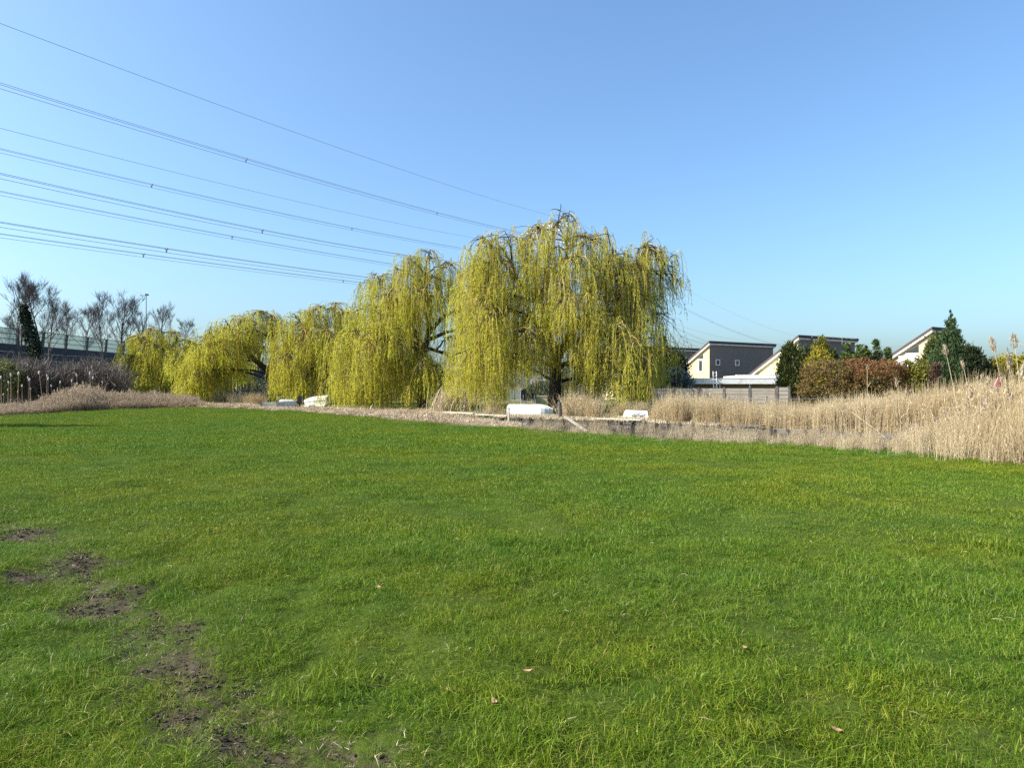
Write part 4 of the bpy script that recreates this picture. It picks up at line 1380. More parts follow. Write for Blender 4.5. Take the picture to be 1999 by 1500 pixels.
# ------------------------------------------------------------------ boats
def hull_mesh(name, L, W, H, mat, bow=0.35, sq=0.72, flat=0.55, n=14, k=11):
    """upturned hull: x from stern 0 to bow L, keel up"""
    V = []
    for i in range(n):
        t = i / (n - 1)
        e = 1 - max(0, (t - (1 - bow)) / bow) ** 2.2 * 0.93
        w = W / 2 * e * (0.86 + 0.14 * min(1, t / 0.4))
        h = H * (1 - 0.42 * max(0, (t - (1 - bow * 1.1)) / (bow * 1.1)) ** 2)
        for j in range(k):
            q = abs(2 * j / (k - 1) - 1)               # 0 at the keel, 1 at the gunwale
            y = w * np.interp(q, [0, .4, .62, .8, 1], [0, .62, .90, .97, 1.0]) * (1 if j < (k - 1) / 2 else -1)
            z = h * np.interp(q, [0, .4, .62, .8, 1], [1, .90, .70, .36, 0])
            V.append((t * L, y, z))
    V = np.array(V)
    f = [[i * k + j, i * k + j + 1, (i + 1) * k + j + 1, (i + 1) * k + j] for i in range(n - 1) for j in range(k - 1)]
    mb = MB().add(V, f)
    mb.poly(V[:k])
    mb.poly(V[(n - 1) * k:][::-1])
    return mb.mesh(name, mat), V.reshape(n, k, 3)


def upturned_boat(loc, rz, L, W, H, mat, label, rim_mat, keel=True, tilt=(0, 0), bow=0.35, group='boats lying on the far bank', **kw):
    r = empty('upturned_boat', loc, rz, label, 'boat', group)
    r.rotation_euler = (tilt[0], tilt[1], rz)
    me, V = hull_mesh('hull', L, W, H, mat, bow, **kw)
    part('hull', me, r)
    rim = MB()
    for side in (0, -1):
        q = V[:, side].copy()
        q[:, 2] += 0.015
        q[:, 1] += 0.02 * (1 if side == 0 else -1)
        rim.tube(q, 0.028, 6)
    rim.build('gunwale', rim_mat, r)
    if mat is M['boat_cream']:
        rr = MB()
        for jj, sg in ((1, 1), (V.shape[1] - 2, -1)):
            q = V[:, jj].copy()
            q[:, 1] += .012 * sg
            rr.tube(q, 0.020, 5)
        rr.build('rub_rail', rim_mat, r)
    if keel:
        q = V[:, V.shape[1] // 2].copy()
        q[:, 2] += 0.012
        MB().tube(q, 0.022, 5).build('keel', rim_mat, r)
    return r


p = at(993, 812, 37.8)
upturned_boat((p[0], p[1], 0.04), math.radians(-14), 2.5, 1.15, 0.56, M['boat'], 'bright white upturned rowing boat at the foot of the tallest willow', M['offwhite'], bow=0.3, flat=0.4, sq=0.5)
# small white pram dinghy with dark scrawls, tilted towards the field
p = at(1214, 821, 33.3)
r = empty('pram_dinghy', (p[0], p[1], 0.0), math.radians(-11), 'small white upturned dinghy with dark scrawled markings near the reed edge', 'boat', 'boats lying on the far bank')
b0, t0 = [(-0.02, 0, 0.02), (1.26, -0.02, 0.0), (1.24, 0.95, 0.02), (0.0, 0.95, 0.04)], [(0.15, 0.22, 0.44), (1.22, 0.24, 0.40), (1.18, 0.78, 0.40), (0.18, 0.76, 0.44)]
MB().add(b0 + t0, [[0, 3, 2, 1], [4, 5, 6, 7], [0, 1, 5, 4], [1, 2, 6, 5], [2, 3, 7, 6], [3, 0, 4, 7]]).build('hull', M['boat'], r)
mk = MB()
rng = np.random.default_rng(3)
nrm = np.array([0, -0.88, 0.47])


def on_side(u, v):
    b0_, b1_, t0_, t1_ = (np.array(q, float) for q in (b0[0], b0[1], t0[0], t0[1]))
    return (b0_ * (1 - u) + b1_ * u) * (1 - v) + (t0_ * (1 - u) + t1_ * u) * v + nrm * 0.006


for k in range(8):
    u0 = 0.40 + k * 0.068
    a = np.linspace(0, rng.uniform(4, 6.5), 9)
    q = [on_side(u0 + 0.035 * math.cos(t + k), 0.32 + 0.17 * math.sin(t * (1 + 0.2 * (k % 3)) + k) + 0.03 * (k % 2)) for t in a]
    mk.tube(q, 0.013, 4)
mk.tube([on_side(u, 0.62 + 0.05 * math.sin(u * 20)) for u in np.linspace(0.36, 0.95, 12)], 0.010, 4)
mk.build('marking', M['ink'], r)
MB().tube([(b0[0][0], -0.01, 0.03), (b0[1][0], -0.03, 0.02)], 0.02, 6).build('gunwale', M['wood_grey'], r)

# boats near the third willow
Y = 51.0
p = at(645, 795, Y)
upturned_boat((p[0], p[1], 0.34), math.radians(166), 2.15, 1.5, 0.62, M['boat_cream'], 'upper one of two stacked cream boats below the third willow', M['wood_dark'], tilt=(0, math.radians(3)), bow=0.6)
p = at(640, 796, Y - .6)
upturned_boat((p[0], p[1], -0.02), math.radians(170), 1.9, 1.5, 0.36, M['boat_cream'], 'lower boat under the stacked cream boat, dark at its right-hand end', M['wood_dark'], tilt=(0, 0), bow=0.45)


def punt(loc, rz, L, W, H, mat, label, cat='boat', motor=False):
    r = empty('punt', loc, rz, label, cat, 'boats lying on the far bank')
    v0 = [(0, -W * .38, 0), (L * .9, -W * .34, 0), (L * .9, W * .34, 0), (0, W * .38, 0)]
    v1 = [(-.05, -W / 2, H), (L, -W * .42, H * 1.15), (L, W * .42, H * 1.15), (-.05, W / 2, H)]
    i1 = [(.02, -W * .44, H), (L * .95, -W * .37, H * 1.15), (L * .95, W * .37, H * 1.15), (.02, W * .44, H)]
    i0 = [(.05, -W * .34, .05), (L * .86, -W * .3, .05), (L * .86, W * .3, .05), (.05, W * .34, .05)]
    mb = MB()
    V = v0 + v1 + i1 + i0
    f = [[0, 3, 2, 1]]
    for k in range(4):
        k2 = (k + 1) % 4
        f += [[k, k2, 4 + k2, 4 + k], [4 + k, 4 + k2, 8 + k2, 8 + k], [8 + k, 8 + k2, 12 + k2, 12 + k]]
    f += [[12, 13, 14, 15]]
    mb.add(V, f).build('hull', M[mat], r)
    MB().box((L * .4, -W * .42, H * .72), (L * .5, W * .42, H * .8)).build('seat', M['wood_pale'], r)
    if motor:
        mo = MB().box((L + .02, -.16, H * 0.75), (L + .36, .16, H * 1.75)).box((L + .06, -.12, H * 1.751), (L + .32, .12, H * 1.95))
        mo.build('outboard_motor', M['black'], r)
        MB().box((L + .12, -.05, 0.03), (L + .22, .05, H * .747)).build('motor_leg', M['black'], r)
    return r


p = at(512, 795, 51.5)
punt((p[0], p[1], 0.08), math.radians(4), 1.35, 0.9, 0.30, 'boat', 'low white punt farthest to the side of the Y-shaped willow trunk, beside a short stake')
p = at(543, 797, 49.5)
punt((p[0], p[1], 0.02), math.radians(6), 1.35, 0.95, 0.46, 'boat_grey', 'grey-white boat with a black outboard motor next to the stacked cream boats', motor=True)
p = at(556, 789, 52)
tag(MB().box((-0.35, -0.25, 0.0), (0.75, 0.25, 0.10)).box((-0.3, -0.2, 0.103), (0.7, 0.2, 0.16)).build('boat_cover', M['white'], loc=(p[0], p[1], 0.45)), 'folded white cover lying behind the grey boat', 'cover')
p = at(509, 795, 51)
tag(MB().tube([(0, 0, -.1), (0, 0, .55)], [.06, .05], 6).build('wooden_stake', M['wood_dark'], loc=(p[0], p[1], 0)), 'short dark stake at the left tip of the low white punt', 'post')


# ------------------------------------------------------------------ garden things seen under the tallest willow
def garden():
    Y = 64.0
    x = lambda px: (px - CX) / F * Y
    z = lambda py: EYE - (py - HY) / F * Y
    r = empty('cold_frame', (x(990), Y, 0), 0, 'pale glazed cold frame with two panes under the tallest willow', 'cold frame')
    w = x(1016) - x(990)
    for k in range(2):
        MB().box((w / 2 * k + .06, -.01, .35), (w / 2 * (k + 1) - .06, .01, z(760))).build('pane', M['pale_glass'], r)
    fr = MB()
    for k in range(3):
        fr.box((w / 2 * k - .035, -.03, 0), (w / 2 * k + .035, .03, z(759)))
    fr.build('frame', M['offwhite'], r)
    fr = MB().box((.04, -.027, .28), (w - .04, .027, .345))
    fr.build('rail', M['offwhite'], r)
    r = empty('garden_table', (x(1032), Y - .5, 0), 0, 'dark garden table with thin grey legs beside the cream planter', 'table')
    MB().box((-.62, -.4, 0.92), (.62, .4, 0.99)).build('tabletop', M['black'], r)
    lg = MB().box((-.03, -.03, 0), (.03, .03, .917)).mesh('leg', M['steel'])
    for sx in (-.52, .52):
        for sy in (-.34, .34):
            part('leg', lg, r, (sx, sy, 0))
    for i, (px, lab) in enumerate(((1022, 'black folding chair at the near end of the dark garden table'), (1041, 'black folding chair between the dark table and the cream planter'))):
        c = empty('garden_chair', (x(px), Y - 1.0, 0), 0.2 - 0.4 * i, lab, 'chair', 'chairs at the garden table')
        MB().box((-.22, -.22, .43), (.22, .22, .47)).build('seat', M['black'], c)
        MB().box((-.22, .20, .473), (.22, .24, 1.25)).build('backrest', M['black'], c)
        l2 = MB().box((-.02, -.02, 0), (.02, .02, .427)).mesh('leg', M['steel'])
        for sx in (-.19, .19):
            for sy in (-.19, .19):
                part('leg', l2, c, (sx, sy, 0))
    r = empty('planter_box', (x(1044), Y, 0), 0, 'cream wooden planter box right of the dark garden table', 'planter')
    w = x(1068) - x(1044)
    for k in range(3):
        MB().box((0, 0, .04 + k * .2), (w, .6, .04 + k * .2 + .19)).build('plank', M['cream'], r)
    MB().box((-.04, -.04, .645), (w + .04, .64, .70)).build('rim', M['offwhite'], r)
    # wooden post-and-rail behind the second willow
    Y2 = 58
    x2 = (700 - CX) / F * Y2
    r = empty('rail_fence', (x2, Y2, 0), 0, 'low dark post and rail fence behind the second largest willow', 'fence')
    pm = MB().box((-.06, -.06, 0), (.06, .06, .8)).mesh('post', M['wood_dark'])
    for k in range(7):
        part('post', pm, r, (k * 2.0, 0, 0))
    for zz in (.42, .72):
        MB().box((-.05, -.09, zz), (12.05, -.063, zz + .09)).build('rail', M['wood_grey'], r)
    # faded pink triangle at the right edge
    Y3 = 21.0
    q = at(1950, 747, Y3)
    r = empty('triangle_sign', (q[0], Y3, 0), 0.1, 'faded pink triangular sign with a small dark mark above the reeds', 'sign')
    s = 0.13
    P = [(-s, 0, q[2] - .13), (s * .82, 0, q[2] - .155), (s * .95, 0, q[2] - .08), (.05, 0, q[2] + .15), (-.03, 0, q[2] + .155), (-s * 1.02, 0, q[2] - .05)]
    pl = MB()
    pl.poly([np.array(k) + np.array([0, -.015, 0]) for k in P])
    pl.poly([np.array(k) + np.array([0, .015, 0]) for k in P][::-1])
    for k in range(6):
        k2 = (k + 1) % 6
        a, b = np.array(P[k]), np.array(P[k2])
        d = np.array([0, .015, 0])
        pl.add([a - d, b - d, b + d, a + d], [[3, 2, 1, 0]])
    pl.build('plate', M['pink'], r)
    m = MB()
    for a in (0.2, 1.35, 2.4):
        d = np.array([math.cos(a), 0, math.sin(a)]) * .04
        c = np.array([.02, -.019 - a * .001, q[2] - .02])
        m.bar(c - d, c + d, .004, .02, up=(0, 1, 0) if False else (0, 0, 1))
    m.build('symbol', M['ink'], r)
    MB().box((-.02, .018, 0), (.02, .05, q[2] + .12)).build('post', M['wood_grey'], r)


garden()


# ------------------------------------------------------------------ power line
PY = np.array([9.6, 170.0])
DL = unit(np.array([-54.6, -110.0]))
DR = unit(np.array([309.0, 330.0]))
NL = np.array([-DL[1], DL[0]])
NL = NL if NL[0] > 0 else -NL


def t_at(px, A, d):
    k = (px - CX) / F
    return (k * A[1] - A[0]) / (d[0] - k * d[1])


def pylon(P, rz, label, heights):
    r = empty('power_pylon', (P[0], P[1], 0), rz, label, 'pylon', 'lattice pylons of the power line')
    H = max(heights) + 2
    tw = MB()
    w = lambda z: 3.4 * (1 - z / H) ** 1.1 + 0.45
    zs = np.concatenate([np.linspace(0, H * 0.6, 9), np.linspace(H * 0.6, H, 9)[1:]])
    C4 = [(-1, -1), (1, -1), (1, 1), (-1, 1)]
    for q in range(len(zs) - 1):
        z0, z1 = zs[q], zs[q + 1]
        for k in range(4):
            a, b = C4[k], C4[(k + 1) % 4]
            p = lambda c, z: np.array([c[0] * w(z), c[1] * w(z), z])
            tw.bar(p(a, z0), p(a, z1), .16, .16)
            tw.bar(p(a, z0), p(b, z1), .08, .08)
            tw.bar(p(b, z0), p(a, z1), .08, .08)
            tw.bar(p(a, z1), p(b, z1), .08, .08)
    tw.build('tower', M['steel'], r)
    for z in heights:
        arm = MB()
        for s in (-1, 1):
            tip = np.array([0, s * 8.0, z])
            for e in (-1, 1):
                arm.bar((e * w(z), s * w(z), z), tip, .12, .12)
                arm.bar((e * w(z + 2), s * w(z + 2), z + 1.8), tip, .10, .10)
            for g in (.35, .7):
                m = np.array([0, s * (w(z) + (8 - w(z)) * g), z])
                arm.bar(m + np.array([-w(z) * (1 - g), 0, 0]), m + np.array([w(z) * (1 - g), 0, 1.8 * (1 - g)]), .08, .08)
        arm.build('crossarm', M['steel'], r)


def wires():
    rows = [  # near side?, left-span points, right-span points, bundle?, spacers px, label
        (1, [(0, 45), (500, 231), (1000, 400)], [(1330, 560), (1555, 657)], 0, [], 'highest thin earth wire crossing the upper left sky'),
        (1, [(0, 166), (480, 312), (940, 438)], [(1300, 583), (1510, 672)], 1, [480, 853, 1306, 1390], 'topmost bundled power cable, second line down from the top of the sky'),
        (0, [(0, 250), (480, 370), (900, 460)], [(1290, 622), (1470, 668)], 0, [], 'single thin earth wire below the topmost bundled cable'),
        (0, [(0, 293), (296, 362), (910, 487)], [(1285, 626), (1385, 670)], 1, [296, 687], 'bundled power cable just under the lower thin earth wire'),
        (1, [(0, 342), (512, 451), (780, 498)], [(1283, 636), (1372, 671)], 1, [512], 'bundled power cable, third bundle down'),
        (0, [(0, 376), (453, 463), (735, 512)], [(1290, 646), (1370, 682)], 1, [453], 'bundled power cable, fourth bundle down'),
        (1, [(0, 437), (325, 488), (715, 543)], [(1285, 650), (1360, 685)], 1, [325], 'bundled power cable, second lowest of the lines'),
        (0, [(0, 459), (280, 498), (670, 549)], [(1280, 655), (1350, 688)], 1, [280, 670], 'lowest bundled power cable, just above the willow tops'),
    ]
    hts = []
    for near, lp, rp, bun, sp, lab in rows:
        off = 8.0 if near else -8.0
        A = PY + NL * off
        t = np.array([t_at(p[0], A, DL) for p in lp])
        z = np.array([EYE - (p[1] - HY) / F * (A[1] + q * DL[1]) for p, q in zip(lp, t)])
        cl = np.polyfit(t, z, 2)
        tt = np.linspace(0, t.max() * 1.25, 60)
        P1 = np.stack([A[0] + tt * DL[0], A[1] + tt * DL[1], np.polyval(cl, tt)], 1)
        z0 = P1[0, 2]
        hts.append(z0)
        t = np.array([0] + [t_at(p[0], A, DR) for p in rp])
        z = np.array([z0] + [EYE - (p[1] - HY) / F * (A[1] + q * DR[1]) for p, q in zip(rp, t[1:])])
        crr = np.polyfit(t, z, 2)
        span = 452.0
        tr = np.linspace(0, span, 60)
        zr = np.polyval(crr, tr)
        zm = np.polyval(crr, t[-1])
        # past the last sighted point the sag is carried on to the next pylon
        far = tr > t[-1]
        if far.any():
            sl = np.polyval(np.polyder(crr), t[-1])
            u = (tr - t[-1]) / (span - t[-1])
            D = span - t[-1]
            zr = np.where(far, zm + sl * D * u + (max(z0 * 0.9, 20) - zm - sl * D) * u ** 2, zr)
        P2 = np.stack([A[0] + tr * DR[0], A[1] + tr * DR[1], np.maximum(zr, 6.0)], 1)
        P = np.concatenate([P1[::-1], P2[1:]])
        r = empty('power_line', (A[0], A[1], z0), 0, lab, 'power line', 'high-voltage lines across the sky')
        o = np.array([A[0], A[1], z0])
        offs = [(-.2, .12), (.2, .12), (0, -.26)] if bun else [(0, 0)]
        for (a, b) in offs:
            d = np.array([NL[0] * a, NL[1] * a, b])
            MB().tube(P - o + d, 0.017 if bun else 0.018, 4, caps=False).build('conductor', M['cable'], r)
        for s in sp:
            left = s < 1075
            q = t_at(s, A, DL if left else DR)
            dd, cc = (DL, cl) if left else (DR, crr)
            c = np.array([A[0] + q * dd[0], A[1] + q * dd[1], np.polyval(cc, q)]) - o
            m = MB()
            e = [c + np.array([NL[0] * a, NL[1] * a, b]) for a, b in offs]
            for i in range(3):
                m.bar(e[i] + np.array([0, 0, .001 * i]), c + np.array([0, 0, -.02]), .09, .09)
            m.build('spacer', M['cable'], r)
    h = np.sort(np.array(hts))
    ang = math.atan2(NL[1], NL[0]) - math.pi / 2
    pylon(PY, ang, 'pale lattice pylon hidden behind the crown of the tallest willow', [h[-1] - 1, h[-3], h[2]])


wires()


# ------------------------------------------------------------------ scattering of grass and reeds (stuff)
def scatter_tree(coll):
    g = bpy.data.node_groups.new('scatter', 'GeometryNodeTree')
    g.interface.new_socket('Geometry', in_out='INPUT', socket_type='NodeSocketGeometry')
    g.interface.new_socket('Geometry', in_out='OUTPUT', socket_type='NodeSocketGeometry')
    ni, no = g.nodes.new('NodeGroupInput'), g.nodes.new('NodeGroupOutput')
    ip = g.nodes.new('GeometryNodeInstanceOnPoints')
    ci = g.nodes.new('GeometryNodeCollectionInfo')
    ci.inputs['Collection'].default_value = coll
    ci.inputs['Separate Children'].default_value = True
    ci.inputs['Reset Children'].default_value = True

    def attr(name, t):
        n = g.nodes.new('GeometryNodeInputNamedAttribute')
        n.data_type = t
        n.inputs['Name'].default_value = name
        return n.outputs['Attribute']
    e = g.nodes.new('FunctionNodeEulerToRotation')
    g.links.new(attr('rot', 'FLOAT_VECTOR'), e.inputs[0])
    g.links.new(ni.outputs[0], ip.inputs['Points'])
    g.links.new(ci.outputs[0], ip.inputs['Instance'])
    ip.inputs['Pick Instance'].default_value = True
    g.links.new(attr('pick', 'INT'), ip.inputs['Instance Index'])
    g.links.new(e.outputs[0], ip.inputs['Rotation'])
    g.links.new(attr('size', 'FLOAT_VECTOR'), ip.inputs['Scale'])
    g.links.new(ip.outputs[0], no.inputs[0])
    return g


def scatter(name, P, rot, size, pick, meshes):
    coll = bpy.data.collections.new(name + '_kinds')
    for i, me in enumerate(meshes):
        coll.objects.link(bpy.data.objects.new('%s_kind_%02d' % (name, i), me))
    n = len(P)
    me = bpy.data.meshes.new(name)
    me.vertices.add(n)
    me.vertices.foreach_set('co', P.astype(np.float32).ravel())
    for nm, ty, key, arr in (('rot', 'FLOAT_VECTOR', 'vector', rot), ('size', 'FLOAT_VECTOR', 'vector', size), ('pick', 'INT', 'value', pick)):
        a = me.attributes.new(nm, ty, 'POINT')
        a.data.foreach_set(key, np.ascontiguousarray(arr).astype(np.int32 if ty == 'INT' else np.float32).ravel())
    o = bpy.data.objects.new(name, me)
    COL.objects.link(o)
    md = o.modifiers.new('scatter', 'NODES')
    md.node_group = scatter_tree(coll)
    return tag(o, kind='stuff')


def grass_clump(rng, n, rad, h, w, K=4, bend=0.5, mat='grass', flat=0.0):
    a, rr = rng.uniform(0, 6.28, n), rad * np.sqrt(rng.uniform(0, 1, n))
    base = np.stack([np.cos(a) * rr, np.sin(a) * rr, np.zeros(n)], 1)
    hh = h * np.clip(rng.normal(0.8, 0.28, n), 0.25, 1.7)
    th = rng.uniform(0, 6.28, n)
    ln = np.abs(rng.normal(0, bend, n)) + flat
    s = np.linspace(0, 1, K)
    out = (hh * ln)[:, None] * s[None] ** 1.7
    z = hh[:, None] * (s - 0.42 * np.minimum(ln, 1.7)[:, None] * s ** 2)
    P = np.stack([base[:, :1] + np.cos(th)[:, None] * out, base[:, 1:2] + np.sin(th)[:, None] * out, np.maximum(z, 0.002) - 0.004], -1)
    fa = rng.uniform(0, 6.28, n)
    sd = np.stack([np.cos(fa), np.sin(fa), np.zeros(n)], 1)
    W = w * rng.uniform(0.6, 1.3, n)[:, None] * np.interp(s, [0, .3, .7, 1], [.8, 1, .75, .08])[None]
    return MB().ribbons(P, W, sd).mesh('grass_clump', M[mat])


def meadow():
    rng = np.random.default_rng(42)
    kinds = []
    for i in range(7):
        kinds.append(grass_clump(rng, 125, .14, .054, .0034, 4, 1.35))
    for i in range(6):
        kinds.append(grass_clump(rng, 250, .30, .044, .0046, 4, 1.1))
    for i in range(6):
        kinds.append(grass_clump(rng, 280, .62, .052, .0095, 3, .75))
    P, R, S, I = [], [], [], []
    for y0, y1, dens, k0, k1, sc in ((1.7, 7.0, 120, 0, 7, .32), (6.6, 17.0, 30, 7, 13, .11), (16.0, 62.0, 9.0, 13, 19, .03)):
        area = 3600 / F * 0.5 * (y1 ** 2 - y0 ** 2)
        n = int(area * dens)
        Y = np.sqrt(rng.uniform(y0 ** 2, y1 ** 2, n))
        px = rng.uniform(-800, 2800, n)
        x = (px - CX) / F * Y
        keep = Y < Ynear(px) + 0.25
        x, Y = x[keep], Y[keep]
        mud = mud_at(x, Y)
        keep = rng.uniform(0, 1, len(x)) > mud * 0.74
        x, Y, mud = x[keep], Y[keep], mud[keep]
        n = len(x)
        tuft = noise2(x * 1.7, Y * 1.7, 17) + 0.7 * noise2(x * 4.6, Y * 4.6, 19)
        big = noise2(x * 0.35, Y * 0.35, 23)
        fine = noise2(x * 9.5, Y * 9.5, 29)
        sz = np.clip(1.0 + 0.42 * tuft + 0.42 * fine + 0.16 * big, 0.40, 2.6) * (1 - 0.5 * mud)
        worn = np.clip(1.3 - track_dist(x, Y) / 0.9, 0, 1)
        sz *= 1 - 0.25 * worn + 0.35 * worn * np.clip(fine, -.5, 1.2)
        P.append(np.stack([x, Y, swell(x, Y) - 0.015 * mud], 1))
        lx, ly = sc * noise2(x * 2.1, Y * 2.1, 71), sc * noise2(x * 2.1, Y * 2.1, 73)
        R.append(np.stack([lx + rng.normal(0, .2 * sc, n), ly + rng.normal(0, .2 * sc, n), rng.uniform(0, 6.28, n)], 1))
        S.append(np.stack([np.clip(sz, .8, 1.3), np.clip(sz, .8, 1.3), sz], 1))
        I.append(rng.integers(k0, k1, n))
    # ranker tufts that stand above the sward
    k0 = len(kinds)
    for i in range(4):
        kinds.append(grass_clump(rng, 80, .085, .075, .0040, 4, 1.0))
    for i in range(3):
        kinds.append(grass_clump(rng, 90, .16, .085, .007, 3, .9))
    for y0, y1, dens, a0, a1 in ((1.8, 9.0, 26, k0, k0 + 4), (9.0, 50.0, 9.0, k0 + 4, k0 + 7)):
        n = int(3600 / F * 0.5 * (y1 ** 2 - y0 ** 2) * dens)
        Y = np.sqrt(rng.uniform(y0 ** 2, y1 ** 2, n))
        px = rng.uniform(-800, 2800, n)
        x = (px - CX) / F * Y
        cl = noise2(x * 1.3, Y * 1.3, 51) + 0.8 * noise2(x * 3.7, Y * 3.7, 53) + rng.normal(0, .35, n)
        keep = (Y < Ynear(px)) & (cl > 0.40) & (mud_at(x, Y) < .3)
        x, Y, cl = x[keep], Y[keep], cl[keep]
        n = len(x)
        sz = np.clip(.55 + .38 * (cl - .55) + rng.normal(0, .12, n), .45, 1.35)
        P.append(np.stack([x, Y, swell(x, Y)], 1))
        R.append(np.stack([rng.normal(0, .1, n), rng.normal(0, .1, n), rng.uniform(0, 6.28, n)], 1))
        S.append(np.stack([np.clip(sz, .8, 1.2), np.clip(sz, .8, 1.2), sz], 1))
        I.append(rng.integers(a0, a1, n))
    k0 = len(kinds)
    for i in range(3):
        kinds.append(grass_clump(rng, 14, .12, .018, .0026, 3, 1.3, 'straw', .8))
    n = 2200
    Y = np.sqrt(rng.uniform(2.0 ** 2, 16.0 ** 2, n))
    px = rng.uniform(-350, 2350, n)
    Y[:1500] = np.sqrt(rng.uniform(2.0 ** 2, 8.5 ** 2, 1500))
    px[:1500] = rng.uniform(-350, 900, 1500)
    x = (px - CX) / F * Y
    keep = (mud_at(x, Y) > .12) | (rng.uniform(0, 1, n) < .12)
    x, Y = x[keep], Y[keep]
    n = len(x)
    P.append(np.stack([x, Y, swell(x, Y) + np.where(mud_at(x, Y) > .12, -.008, .012)], 1))
    R.append(np.stack([rng.normal(0, .2, n), rng.normal(0, .2, n), rng.uniform(0, 6.28, n)], 1))
    S.append(np.repeat(rng.uniform(.6, 1.3, n)[:, None], 3, 1))
    I.append(rng.integers(k0, k0 + 3, n))
    k0 = len(kinds)
    for i in range(4):
        m = MB()
        for q in range(5):
            v = unit(rng.normal(0, 1, (8, 3)) * .4 + np.array([[-1, -1, -1], [1, -1, -1], [1, 1, -1], [-1, 1, -1], [-1, -1, 1], [1, -1, 1], [1, 1, 1], [-1, 1, 1]])) * rng.uniform(.003, .010) * np.array([1.1, 1, .85])
            m.add(v + np.append(rng.normal(0, .03, 2), .003), [[0, 3, 2, 1], [4, 5, 6, 7], [0, 1, 5, 4], [1, 2, 6, 5], [2, 3, 7, 6], [3, 0, 4, 7]])
        kinds.append(m.mesh('soil_crumb', M['soil']))
    n = 9000
    Y = np.sqrt(rng.uniform(2.0 ** 2, 10.0 ** 2, n))
    px = rng.uniform(-350, 900, n)
    x = (px - CX) / F * Y
    keep = mud_at(x, Y) > .25
    x, Y = x[keep], Y[keep]
    n = len(x)
    P.append(np.stack([x, Y, swell(x, Y) - .012], 1))
    R.append(np.stack([np.zeros(n), np.zeros(n), rng.uniform(0, 6.28, n)], 1))
    S.append(np.repeat(rng.uniform(.5, 1.5, n)[:, None], 3, 1))
    I.append(rng.integers(k0, k0 + 4, n))
    scatter('grass', np.concatenate(P), np.concatenate(R), np.concatenate(S), np.concatenate(I), kinds)
    # lawn and rough grass on the far bank
    kinds = [grass_clump(rng, 160, .6, .10, .018, 3, .7) for _ in range(4)] + [grass_clump(rng, 130, .6, .13, .018, 3, .8, 'straw') for _ in range(3)]
    n = 6500
    px = rng.uniform(450, 1400, n)
    Y = Yfar(px) + 0.2 + rng.uniform(0, 1, n) ** 1.3 * 26
    x = (px - CX) / F * Y
    dry = (noise2(x * .5, Y * .5, 31) + rng.normal(0, .5, n)) > np.interp(Y - Yfar(px), [0, 3, 12], [-0.9, 0.3, 1.2])
    pick = np.where(dry, rng.integers(4, 7, n), rng.integers(0, 4, n))
    sz = rng.uniform(.6, 1.3, n)
    scatter('lawn_grass', np.stack([x, Y, np.full(n, 0.0)], 1), np.stack([np.zeros(n), np.zeros(n), rng.uniform(0, 6.28, n)], 1), np.stack([sz, sz, sz], 1), pick, kinds)


meadow()


def reed_clump(rng, n, rad, mat, plumes=0.2, leaf_n=4, h=1.0, lean=0.10, w=0.011):
    """dry reed stalks of height about h with blades, some with a plume"""
    mb = MB()
    a, rr = rng.uniform(0, 6.28, n), rad * np.sqrt(rng.uniform(0, 1, n))
    base = np.stack([np.cos(a) * rr, np.sin(a) * rr, np.full(n, -.02)], 1)
    hh = h * np.clip(rng.normal(.78, .17, n), .35, 1.15)
    th = rng.uniform(0, 6.28, n)
    ln = np.abs(rng.normal(0, lean, n))
    s = np.linspace(0, 1, 5)
    out = (hh * ln)[:, None] * s ** 1.5
    P = np.stack([base[:, :1] + np.cos(th)[:, None] * out, base[:, 1:2] + np.sin(th)[:, None] * out, base[:, 2:] + hh[:, None] * s], -1)
    for q in range(2):
        sd = unit(np.stack([np.cos(th + q * 1.57), np.sin(th + q * 1.57), np.zeros(n)], 1))
        mb.ribbons(P, w * np.array([1, .95, .85, .65, .3]), sd)
    m = n * leaf_n
    i = np.repeat(np.arange(n), leaf_n)
    t = rng.uniform(.08, .92, m)
    q = t * 4
    k = np.minimum(q.astype(int), 3)
    p0 = P[i, k] + (P[i, k + 1] - P[i, k]) * (q - k)[:, None]
    a = rng.uniform(0, 6.28, m)
    l = rng.uniform(.12, .30, m) * h ** .5
    d = np.stack([np.cos(a), np.sin(a), np.zeros(m)], 1)
    up = rng.uniform(.5, 1.5, m)[:, None]
    p1 = p0 + (d * .35 + np.array([0, 0, .5]) * up) * l[:, None] * .5
    p2 = p1 + (d * .6 + np.array([0, 0, .1]) * (up - 1.1) * 6) * l[:, None] * .5
    sd = unit(np.cross(d, np.array([0, 0, 1.0])) + rng.normal(0, .3, (m, 3)))
    mb.ribbons(np.stack([p0, p1, p2], 1), np.array([.007, .010, .002]) * (w / .010), sd)
    pl = np.where(rng.uniform(0, 1, n) < plumes)[0]
    for j in pl:
        c = P[j, -1]
        k = 26
        tt = rng.uniform(0, 1, k)
        dirv = unit(np.array([math.cos(th[j]) * .5, math.sin(th[j]) * .5, 1.0]))
        cc = c + dirv * (tt * .24)[:, None] + rng.normal(0, .028, (k, 3)) * (1.1 - tt)[:, None]
        ax = unit(dirv + rng.normal(0, .35, (k, 3)))
        mb.leaves(cc, ax, unit(np.cross(ax, rng.normal(0, 1, (k, 3)))), rng.uniform(.06, .12, k), rng.uniform(.015, .03, k), 1)
    return mb.mesh('reed_clump', [M[mat], M['plume']])


